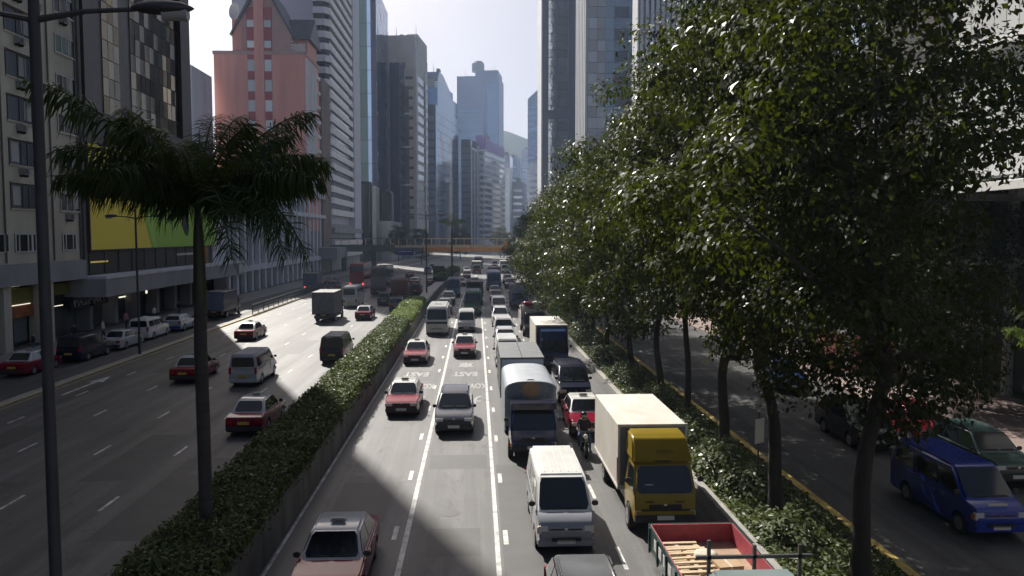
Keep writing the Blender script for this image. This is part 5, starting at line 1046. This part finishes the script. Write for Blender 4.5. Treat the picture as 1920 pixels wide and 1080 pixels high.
# white box truck with the yellow cab
yt = inst(proto_truck(7.0, 2.1, 2.18, 'box', 2.98, 1.9), "truck", "white box truck with a yellow cab and roof fairing", "truck", 5.75, 23.7, over={'paint': 'p_yellow', 'roof': 'p_yellow', 'front_bumper': 'plastic', 'boxpost': 'boxwhite'}, group=GM)
bm = bmesh.new(); prof_ = [(.42, 2.16), (.55, 2.30), (.85, 2.72), (1.05, 2.86), (1.82, 2.92), (1.84, 2.16)]
A = [bm.verts.new((-.94 + .12 * (z - 2.16), y, z)) for y, z in prof_]; B = [bm.verts.new((.94 - .12 * (z - 2.16), y, z)) for y, z in prof_]; n = len(prof_)
bm.faces.new(A); bm.faces.new(list(reversed(B)))
for i in range(n): bm.faces.new((A[i], B[i], B[(i + 1) % n], A[(i + 1) % n]))
bmesh.ops.recalc_face_normals(bm, faces=bm.faces); bmesh.ops.bevel(bm, geom=list(bm.edges), offset=.06, segments=3, affect='EDGES')
me = bpy.data.meshes.new("roof_fairing"); bm.to_mesh(me); bm.free(); me.materials.append(M['p_yellow']); fa = link("roof_fairing", finish(me, 40), yt)
link("lettering", text_mesh("cation", .22, 'letter_dark', .004), fa, (.1, .635, 2.46), (R(54), 0, 0)); bx("fairing_vent", 'black', fa, -.25, .25, .40, .46, 2.19, 2.22)
for x in (-.62, .30): bx("cab_mark", 'letter_dark', yt, x, x + .28, -.035, -.02, 1.04, 1.09)
bx("side_stripe", 'p_dkred', yt, -1.145, -1.132, 1.88, 2.06, .98, 1.9); bx("dash_paper", 'p_paleblue', yt, -.62, -.36, .14, .15, 1.42, 1.58); bx("dash_paper", 'plate_w', yt, -.05, .12, .16, .17, 1.46, 1.58)

# flatbed truck with its load
ft = inst(proto_truck(6.2, 2.1, 2.2, 'none'), "flatbed_truck", "green flatbed truck with a red bed, cut off by the bottom edge", "flatbed truck", 5.72, 14.6, over={'paint': 'p_darkgreen', 'roof': 'p_seagrey'}, group=GM)
bx("bed_floor", 'bedwood', ft, -1.08, 1.08, 2.15, 6.1, .92, 1.0)
for s in (-1, 1):
    bx("bed_side", 'p_darkgreen', ft, s * 1.13 - .02, s * 1.13 + .02, 2.1, 6.12, .86, 1.5); bx("bed_lining", 'bedred', ft, s * 1.09 - .015, s * 1.09 + .015, 2.15, 6.05, 1.0, 1.495)
    for k in range(5): bx("side_stake", 'p_darkgreen', ft, s * 1.165 - .02, s * 1.165 + .02, 2.2 + k * .92, 2.28 + k * .92, .8, 1.46)
bx("tail_gate", 'p_darkgreen', ft, -1.12, 1.12, 6.09, 6.14, .86, 1.5); bx("gate_lining", 'bedred', ft, -1.07, 1.07, 6.05, 6.085, 1.0, 1.49)
bx("rack_beam", 'metal_dark', ft, -1.0, 1.55, 2.02, 2.09, 2.21, 2.28)
for x in (-.72, .28, 1.28): bx("rack_post", 'metal_dark', ft, x - .035, x + .035, 2.02, 2.09, .95, 2.62 if x < 0 else 2.5)
for k in range(4): bx("painted_mark", 'letter_white', ft, -1.156, -1.150, 3.6 + k * .5, 3.9 + k * .5, 1.08, 1.36)
SL1 = MB().box(-.05, .05, 0, 1.5, 0, .025).mesh("slat", 'wood', fix=False); SL2 = MB().box(0, 1.1, -.055, .055, 0, .03).mesh("slat", 'wood', fix=False); BL = MB().box(-.05, .05, -.05, .05, 0, .09).mesh("block", 'wood', fix=False)
def pallet(label, x, y, z, rz):
    t = thing("pallet", label, "pallet", (x, y, z), rz, "pallets on the flatbed")
    for k in range(3):
        link("slat", SL1, t, (.05 + k * .5, 0, .12))
        for j in range(3): link("block", BL, t, (.05 + k * .5, .08 + j * .67, .03))
    for k in range(6): link("slat", SL2, t, (0, .06 + k * .275, .145))
    for j in range(3): link("slat", SL2, t, (0, .08 + j * .67, 0))
pallet("wooden pallet in the flatbed against the red tailgate end", 4.68, 18.75, 1.0, R(2)); pallet("wooden pallet in the flatbed just behind the cab", 4.7, 17.0, 1.0, R(-3)); pallet("wooden pallet lying on top of another in the flatbed", 4.72, 17.9, 1.18, R(4))
cb = thing("cardboard_box", "brown cardboard box in the flatbed", "box", (5.95, 18.3, 1.0), R(6)); bx("carton", 'cardboard', cb, -.3, .3, -.25, .25, 0, .42); bx("tape", 'canvas', cb, -.03, .03, -.252, .252, .1, .424)
rs = thing("canvas_sack", "pale rounded canvas sack on the flatbed beside the pallets", "sack", (5.6, 18.9, 1.0)); n = 14; vs = []; fs = []
pr = [(0.26, 0), (.30, .08), (.31, .30), (.28, .42), (.19, .46), (.04, .43)]
for q, z in pr: vs += [(q * math.cos(2 * PI * k / n) * (1 + .05 * math.sin(3 * k)), q * math.sin(2 * PI * k / n), z) for k in range(n)]
for i in range(len(pr) - 1): fs += [(i * n + k, i * n + (k + 1) % n, (i + 1) * n + (k + 1) % n, (i + 1) * n + k) for k in range(n)]
fs.append(tuple(range(5 * n, 6 * n))); MB().add(vs, fs).build("sack_body", 'canvas', rs, 60)

# far carriageway, driving away
inst(TAXI, "taxi", "red taxi seen from behind beside the near hedge", "taxi", -10.6, 36.4, True, TAXO, GL_)
inst(VAN, "van", "white van seen from behind at the shadow edge", "van", -14.1, 48.5, True, both('p_silver'), GL_)
inst(TAXI, "taxi", "red taxi partly hidden by the palm trunk", "taxi", -18.15, 49.8, True, TAXO, GL_)
inst(VAN, "van", "black van in the sunlit stretch beside the hedge", "van", -10.3, 56.9, True, both('p_black'), GL_)
inst(TAXI, "taxi", "taxi with a glaring white roof at the edge of the sunlit road", "taxi", -20.1, 69.6, True, {'paint': 'p_dkred', 'roof': 'p_white'}, GL_)
inst(proto_truck(6.8, 2.15, 2.2, 'box', 3.2, 1.9), "truck", "grey box truck at the far end of the sunlit road", "truck", -16.0, 84.0, True, {'paint': 'p_grey', 'roof': 'p_grey', 'box': 'boxgrey', 'reardoor': 'boxgrey', 'boxpost': 'metal_dark'}, GL_)
inst(TAXI, "taxi", "red taxi beside the grey box truck", "taxi", -12.2, 85.9, True, TAXO, GL_)
inst(LBUS, "minibus", "white minibus ahead of the grey box truck", "minibus", -15.9, 100.7, True, {'paint': 'p_cream', 'roof': 'p_silver'}, GL_)
inst(SUV, "car", "dark small car ahead of the red taxi in the shade", "car", -11.95, 103.6, True, both('p_grey'), GL_)
inst(SUV, "car", "grey car hidden by the bright hedge block", "car", -9.5, 94.8, True, both('p_grey'), GL_)
inst(DECKER, "double_decker_bus", "dark double-decker bus left of the far street lamp", "bus", -14.6, 120, True, {'paint': 'p_maroon', 'roof': 'p_grey'}, GL_, far=True)
inst(DECKER, "double_decker_bus", "red double-decker bus with glowing lights by the colonnade", "bus", -20.0, 134.6, True, {'paint': 'p_busred', 'roof': 'p_busred', 'tail_light': 'brake_lit'}, GL_, far=True)
inst(TBOX, "truck", "dark red truck in front of the lit stretch of road", "truck", -10.6, 110.5, True, {'paint': 'p_maroon', 'roof': 'p_maroon', 'box': 'p_maroon', 'boxpost': 'p_maroon', 'reardoor': 'p_maroon'}, GL_, far=True)
inst(SUV, "car", "dark red car beside the paved median", "car", -9.3, 122, True, both('p_maroon'), GL_, far=True)
inst(TAXI, "taxi", "far taxi gleaming in the distant sunlight", "taxi", -11.2, 144.3, True, {'paint': 'p_red', 'roof': 'p_white'}, GL_, far=True)
inst(TAXI, "taxi", "far taxi beside the dark far hedge", "taxi", -8.3, 144.2, True, TAXO, GL_, far=True)
inst(LVAN, "van", "far dark van just before the footbridge", "van", -8.1, 178, True, both('p_grey'), GL_, far=True)
inst(LVAN, "van", "far pale van approaching the footbridge", "van", -11.3, 186, True, both('p_silver'), GL_, far=True)
inst(TBOX, "truck", "far black box truck beside the far palm", "truck", -7.6, 162, True, {'paint': 'p_black', 'roof': 'p_black', 'box': 'boxgrey', 'reardoor': 'p_black'}, GL_, far=True)
inst(SED, "car", "far red car under the footbridge, left carriageway", "car", -14.2, 170, True, both('p_red'), GL_, far=True)
inst(SUV, "car", "far grey car under the footbridge, left carriageway", "car", -11.2, 205, True, both('p_grey'), GL_, far=True)
# side road on the left
inst(TAXI, "taxi", "red taxi standing at the left edge before the shops", "taxi", -29.9, 52.4, True, TAXO, GPk)
inst(MPV, "van", "dark navy van parked before the shops behind the lamp post", "van", -29.2, 58.2, True, both('p_navy'), GPk)
inst(SED, "car", "silver sedan parked between the navy van and white people carrier", "car", -29.0, 64.2, True, both('p_silver'), GPk)
inst(MPV, "car", "white people carrier parked before the shops", "car", -29.3, 70.4, True, both('p_white'), GPk)
inst(HATCH, "car", "blue and white car parked ahead of the white people carrier", "car", -28.8, 76.6, True, {'paint': 'p_paleblue', 'roof': 'p_white', 'rear_bumper': 'p_royal'}, GPk)
inst(TBOX, "truck", "dark truck with a pale striped rear parked past the palm", "truck", -28.6, 88, True, {'paint': 'p_black', 'roof': 'p_black', 'box': 'p_navy', 'reardoor': 'p_bluegrey'}, GPk)
inst(TBOX, "truck", "dark truck with red tail lights by the colonnade", "truck", -27.0, 131, True, {'paint': 'p_black', 'roof': 'p_black', 'box': 'boxgrey', 'reardoor': 'p_bluegrey', 'tail_light': 'brake_lit'}, GPk, far=True)
inst(SUV, "car", "dark car beside the red double-decker by the colonnade", "car", -23.4, 130, True, both('p_grey'), GPk, far=True)
inst(SED, "car", "dark maroon car ahead of the truck by the colonnade", "car", -26.8, 146, True, both('p_maroon'), GPk, far=True)
# service road on the right
bv = inst(VAN, "van", "royal blue van at the right edge", "van", 15.7, 22.8, over={'paint': 'p_royal', 'roof': 'p_royal'}, group=GS)
bx("bonnet_label", 'plate_w', bv, -.3, .3, .17, .19, 1.0, 1.1)
inst(SUV, "car", "dark blue car behind the royal blue van", "car", 17.0, 32.6, over=both('p_navy'), group=GS)
inst(SUV, "car", "dark green car beside the royal blue van, at the right edge", "car", 19.6, 27.6, over=both('p_darkgreen'), group=GS)
inst(SED, "car", "red car at the right edge behind the dark green car", "car", 20.0, 33.2, over=both('p_dkred'), group=GS)
inst(SUV, "car", "dark blue car glimpsed through the leaves on the service road", "car", 18.4, 45, over=both('p_blue'), group=GS)
inst(SED, "car", "grey car far along the service road", "car", 19.2, 58, over=both('p_grey'), group=GS)

# ------------------------------------------------------------------ people
def person_mesh(key, mats, pose):
    """pose: joint name -> position; one skinned surface; mats by height bands"""
    J = pose; names = list(J); idx = {n_: i for i, n_ in enumerate(names)}
    rad = dict(pelvis=.15, waist=.13, chest=.165, neck=.06, chin=.075, head=.105, top=.085, shl=.07, shr=.07, ell=.048, elr=.048, wrl=.034, wrr=.034, hal=.04, har=.04, hipl=.10, hipr=.10, knl=.066, knr=.066, anl=.045, anr=.045, tol=.045, tor=.045)
    E_ = [("pelvis", "waist"), ("waist", "chest"), ("chest", "neck"), ("neck", "chin"), ("chin", "head"), ("head", "top"), ("chest", "shl"), ("shl", "ell"), ("ell", "wrl"), ("wrl", "hal"), ("chest", "shr"), ("shr", "elr"), ("elr", "wrr"), ("wrr", "har"), ("pelvis", "hipl"), ("hipl", "knl"), ("knl", "anl"), ("anl", "tol"), ("pelvis", "hipr"), ("hipr", "knr"), ("knr", "anr"), ("anr", "tor")]
    me = bpy.data.meshes.new("person"); me.from_pydata([J[n_] for n_ in names], [(idx[a], idx[b_]) for a, b_ in E_], [])
    o = bpy.data.objects.new("person", me); COL.objects.link(o); o.modifiers.new("s", 'SKIN')
    for n_, i in idx.items():
        sv = me.skin_vertices[0].data[i]; sv.radius = (rad[n_], rad[n_]); sv.use_root = (n_ == "pelvis")
    o.modifiers.new("d", 'SUBSURF').levels = 2
    bpy.context.view_layer.update(); m2 = bpy.data.meshes.new_from_object(o.evaluated_get(bpy.context.evaluated_depsgraph_get())); bpy.data.objects.remove(o)
    m2.materials.clear()
    for k in mats: m2.materials.append(M[k])
    hx = Vector(J["head"]); wr = [Vector(J[a]) for a in ("wrl", "wrr", "hal", "har")]; hip = J["pelvis"][2]
    for p in m2.polygons:
        c = p.center; p.use_smooth = True
        if (c - hx).length < .19: p.material_index = 3 if c.z > hx.z + .035 else 2
        elif min((c - w_).length for w_ in wr) < .10: p.material_index = 2
        elif c.z > hip - .02 or any((c - Vector(J[k])).length < .16 for k in ("ell", "elr", "shl", "shr")): p.material_index = 0
        else: p.material_index = 1
    return m2
def stand(step=0.15):
    return dict(pelvis=(0, 0, .95), waist=(0, 0, 1.12), chest=(0, .01, 1.34), neck=(0, 0, 1.49), chin=(0, -.02, 1.55), head=(0, 0, 1.62), top=(0, .01, 1.69), shl=(-.19, 0, 1.40), ell=(-.24, .03, 1.13), wrl=(-.24, -.06, .90), hal=(-.24, -.09, .82), shr=(.19, 0, 1.40), elr=(.24, -.02, 1.13), wrr=(.25, -.12, .92), har=(.25, -.16, .85),
                hipl=(-.10, 0, .90), knl=(-.11, -step * .7, .50), anl=(-.11, -step, .10), tol=(-.11, -step - .15, .05), hipr=(.10, 0, .90), knr=(.11, step * .3, .50), anr=(.11, step, .10), tor=(.11, step - .14, .05))
def person(label, x, y, z, rz, mats, pose, group="people by the shops"):
    return tag(link("person", person_mesh("person", mats, pose), None, (x, y, z), (0, 0, rz)), label, "person", group)
person("person in a white top walking past the shops behind the silver sedan", -32.4, 70.6, .14, R(100), ('white_cloth', 'dark_cloth', 'skin', 'hair'), stand(.18))
person("person in dark clothes standing behind the navy van", -33.2, 67.3, .14, R(30), ('dark_cloth', 'dark_cloth', 'skin', 'hair'), stand(.05))
person("person in dark clothes by the shops at the left edge", -33.4, 61.5, .14, R(-80), ('dark_cloth', 'jeans', 'skin', 'hair'), stand(.12))
person("person in a pink top by the shop with the light tube", -33.6, 78.0, .14, R(70), ('pink_cloth', 'dark_cloth', 'skin', 'hair'), stand(.15))

for lab, x, y, rz, m0, m1 in (("person in a pink top on the far pavement behind the trees", 23.4, 63, 20, 'pink_cloth', 'dark_cloth'), ("person in white on the far pavement behind the trees", 24.6, 60, 160, 'white_cloth', 'jeans'), ("person in a dark jacket on the far pavement behind the trees", 22.8, 70, 90, 'dark_cloth', 'jeans')):
    person(lab, x, y, .14, R(rz), (m0, m1, 'skin', 'hair'), stand(.14), "people on the far pavement")
person("person in jeans waiting under the canopy by the white lamp", -33.0, 90.0, .14, R(60), ('dark_cloth', 'jeans', 'skin', 'hair'), stand(.06))
person("person in a white top under the canopy past the people carrier", -33.3, 84.0, .14, R(-100), ('white_cloth', 'jeans', 'skin', 'hair'), stand(.16))
sp_ = thing("parking_sign", "white sign plate on a post in the planting bed", "sign", (9.75, 26.9, .1), R(28)); MB().tube([(0, 0, 0), (0, 0, 3.0)], .03, 8).build("post", 'metal_dark', sp_); bx("plate", 'plate_w', sp_, -.22, .22, -.05, -.03, 1.9, 2.75); bx("plate_edge", 'metal_grey', sp_, -.235, .235, -.03, -.02, 1.885, 2.765)
# motorcycle and rider between the taxi and the white box truck
mc = thing("motorcycle", "dark motorcycle squeezed between the red taxi and white box truck", "motorcycle", (4.5, 32.0, 0), 0)
ty, rm = wheel_meshes(.30, .12)
for y in (.30, 1.55): w_ = link("wheel", ty, mc, (0, y, .30)); link("rim", rm, w_)
MB().tube([(0, .32, .32), (0, .55, .85), (0, .62, 1.02)], .035, 8).build("fork", 'metal_grey', mc); MB().tube([(-.34, .70, 1.05), (-.1, .6, 1.02), (.1, .6, 1.02), (.34, .70, 1.05)], .018, 6).build("handlebar", 'metal_dark', mc)
MB().prism([(.55, .62), (.7, .9), (1.0, .92), (1.1, .80), (1.75, .84), (1.72, .70), (1.1, .42), (.7, .40)], 'x', -.13, .13).build("body", 'p_black', mc); MB().prism([(1.02, .80), (1.1, .86), (1.7, .90), (1.74, .83), (1.1, .78)], 'x', -.14, .14).build("seat", 'plastic', mc)
MB().tube([(0, .40, .86), (0, .52, .86)], [.09, .10], 12).build("headlight", 'lamp', mc); MB().tube([(.17, .8, .34), (.18, 1.8, .40)], [.035, .05], 8).build("exhaust", 'chrome', mc); bx("front_mudguard", 'p_black', mc, -.06, .06, .1, .55, .58, .63)
rp = dict(pelvis=(0, 1.28, .97), waist=(0, 1.22, 1.13), chest=(0, 1.12, 1.35), neck=(0, 1.06, 1.48), chin=(0, 1.0, 1.54), head=(0, 1.01, 1.61), top=(0, 1.02, 1.69), shl=(-.19, 1.10, 1.40), ell=(-.30, .92, 1.20), wrl=(-.30, .74, 1.09), hal=(-.30, .69, 1.07), shr=(.19, 1.10, 1.40), elr=(.30, .92, 1.20), wrr=(.30, .74, 1.09), har=(.30, .69, 1.07),
          hipl=(-.11, 1.24, .93), knl=(-.22, .85, .78), anl=(-.20, 1.02, .40), tol=(-.20, .88, .34), hipr=(.11, 1.24, .93), knr=(.24, .86, .75), anr=(.26, .98, .16), tor=(.27, .84, .08))
rd = person("rider in a dark jacket and jeans on the motorcycle", 4.5, 32.0, 0, 0, ('dark_cloth', 'jeans', 'skin', 'hair'), rp, None)
hv = []; hf = []; n = 14; pr = [(.02, .165), (.09, .14), (.135, .07), (.15, -.01), (.14, -.09), (.10, -.12)]
for q, z in pr: hv += [(q * math.cos(2 * PI * k / n), q * 1.12 * math.sin(2 * PI * k / n), z) for k in range(n)]
for i in range(len(pr) - 1): hf += [(i * n + k, i * n + (k + 1) % n, (i + 1) * n + (k + 1) % n, (i + 1) * n + k) for k in range(n)]
hf.append(tuple(range(n))); he = MB().add(hv, hf).build("helmet", 'p_navy', rd, 60, (0, 1.02, 1.62)); MB().box(-.12, .12, -.165, -.13, -.05, .05).build("visor", 'glass', he)

# ------------------------------------------------------------------ haze
hz_ = MB().box(-1510, 1510, -410, 1910, -2.0, 170).mesh("haze", 'ground', fix=True); hz_.materials.clear()
hmat = bpy.data.materials.new("haze_air"); hmat.use_nodes = True; nt = hmat.node_tree
for nd in list(nt.nodes):
    if nd.type == 'BSDF_PRINCIPLED': nt.nodes.remove(nd)
pv = nt.nodes.new("ShaderNodeVolumePrincipled"); pv.inputs["Color"].default_value = (0.58, 0.74, 1.0, 1); pv.inputs["Density"].default_value = 0.00034; pv.inputs["Anisotropy"].default_value = 0.25
nt.links.new(pv.outputs[0], nt.nodes["Material Output"].inputs["Volume"]); hz_.materials.append(hmat)
ho = link("haze", hz_); ho["kind"] = "stuff"
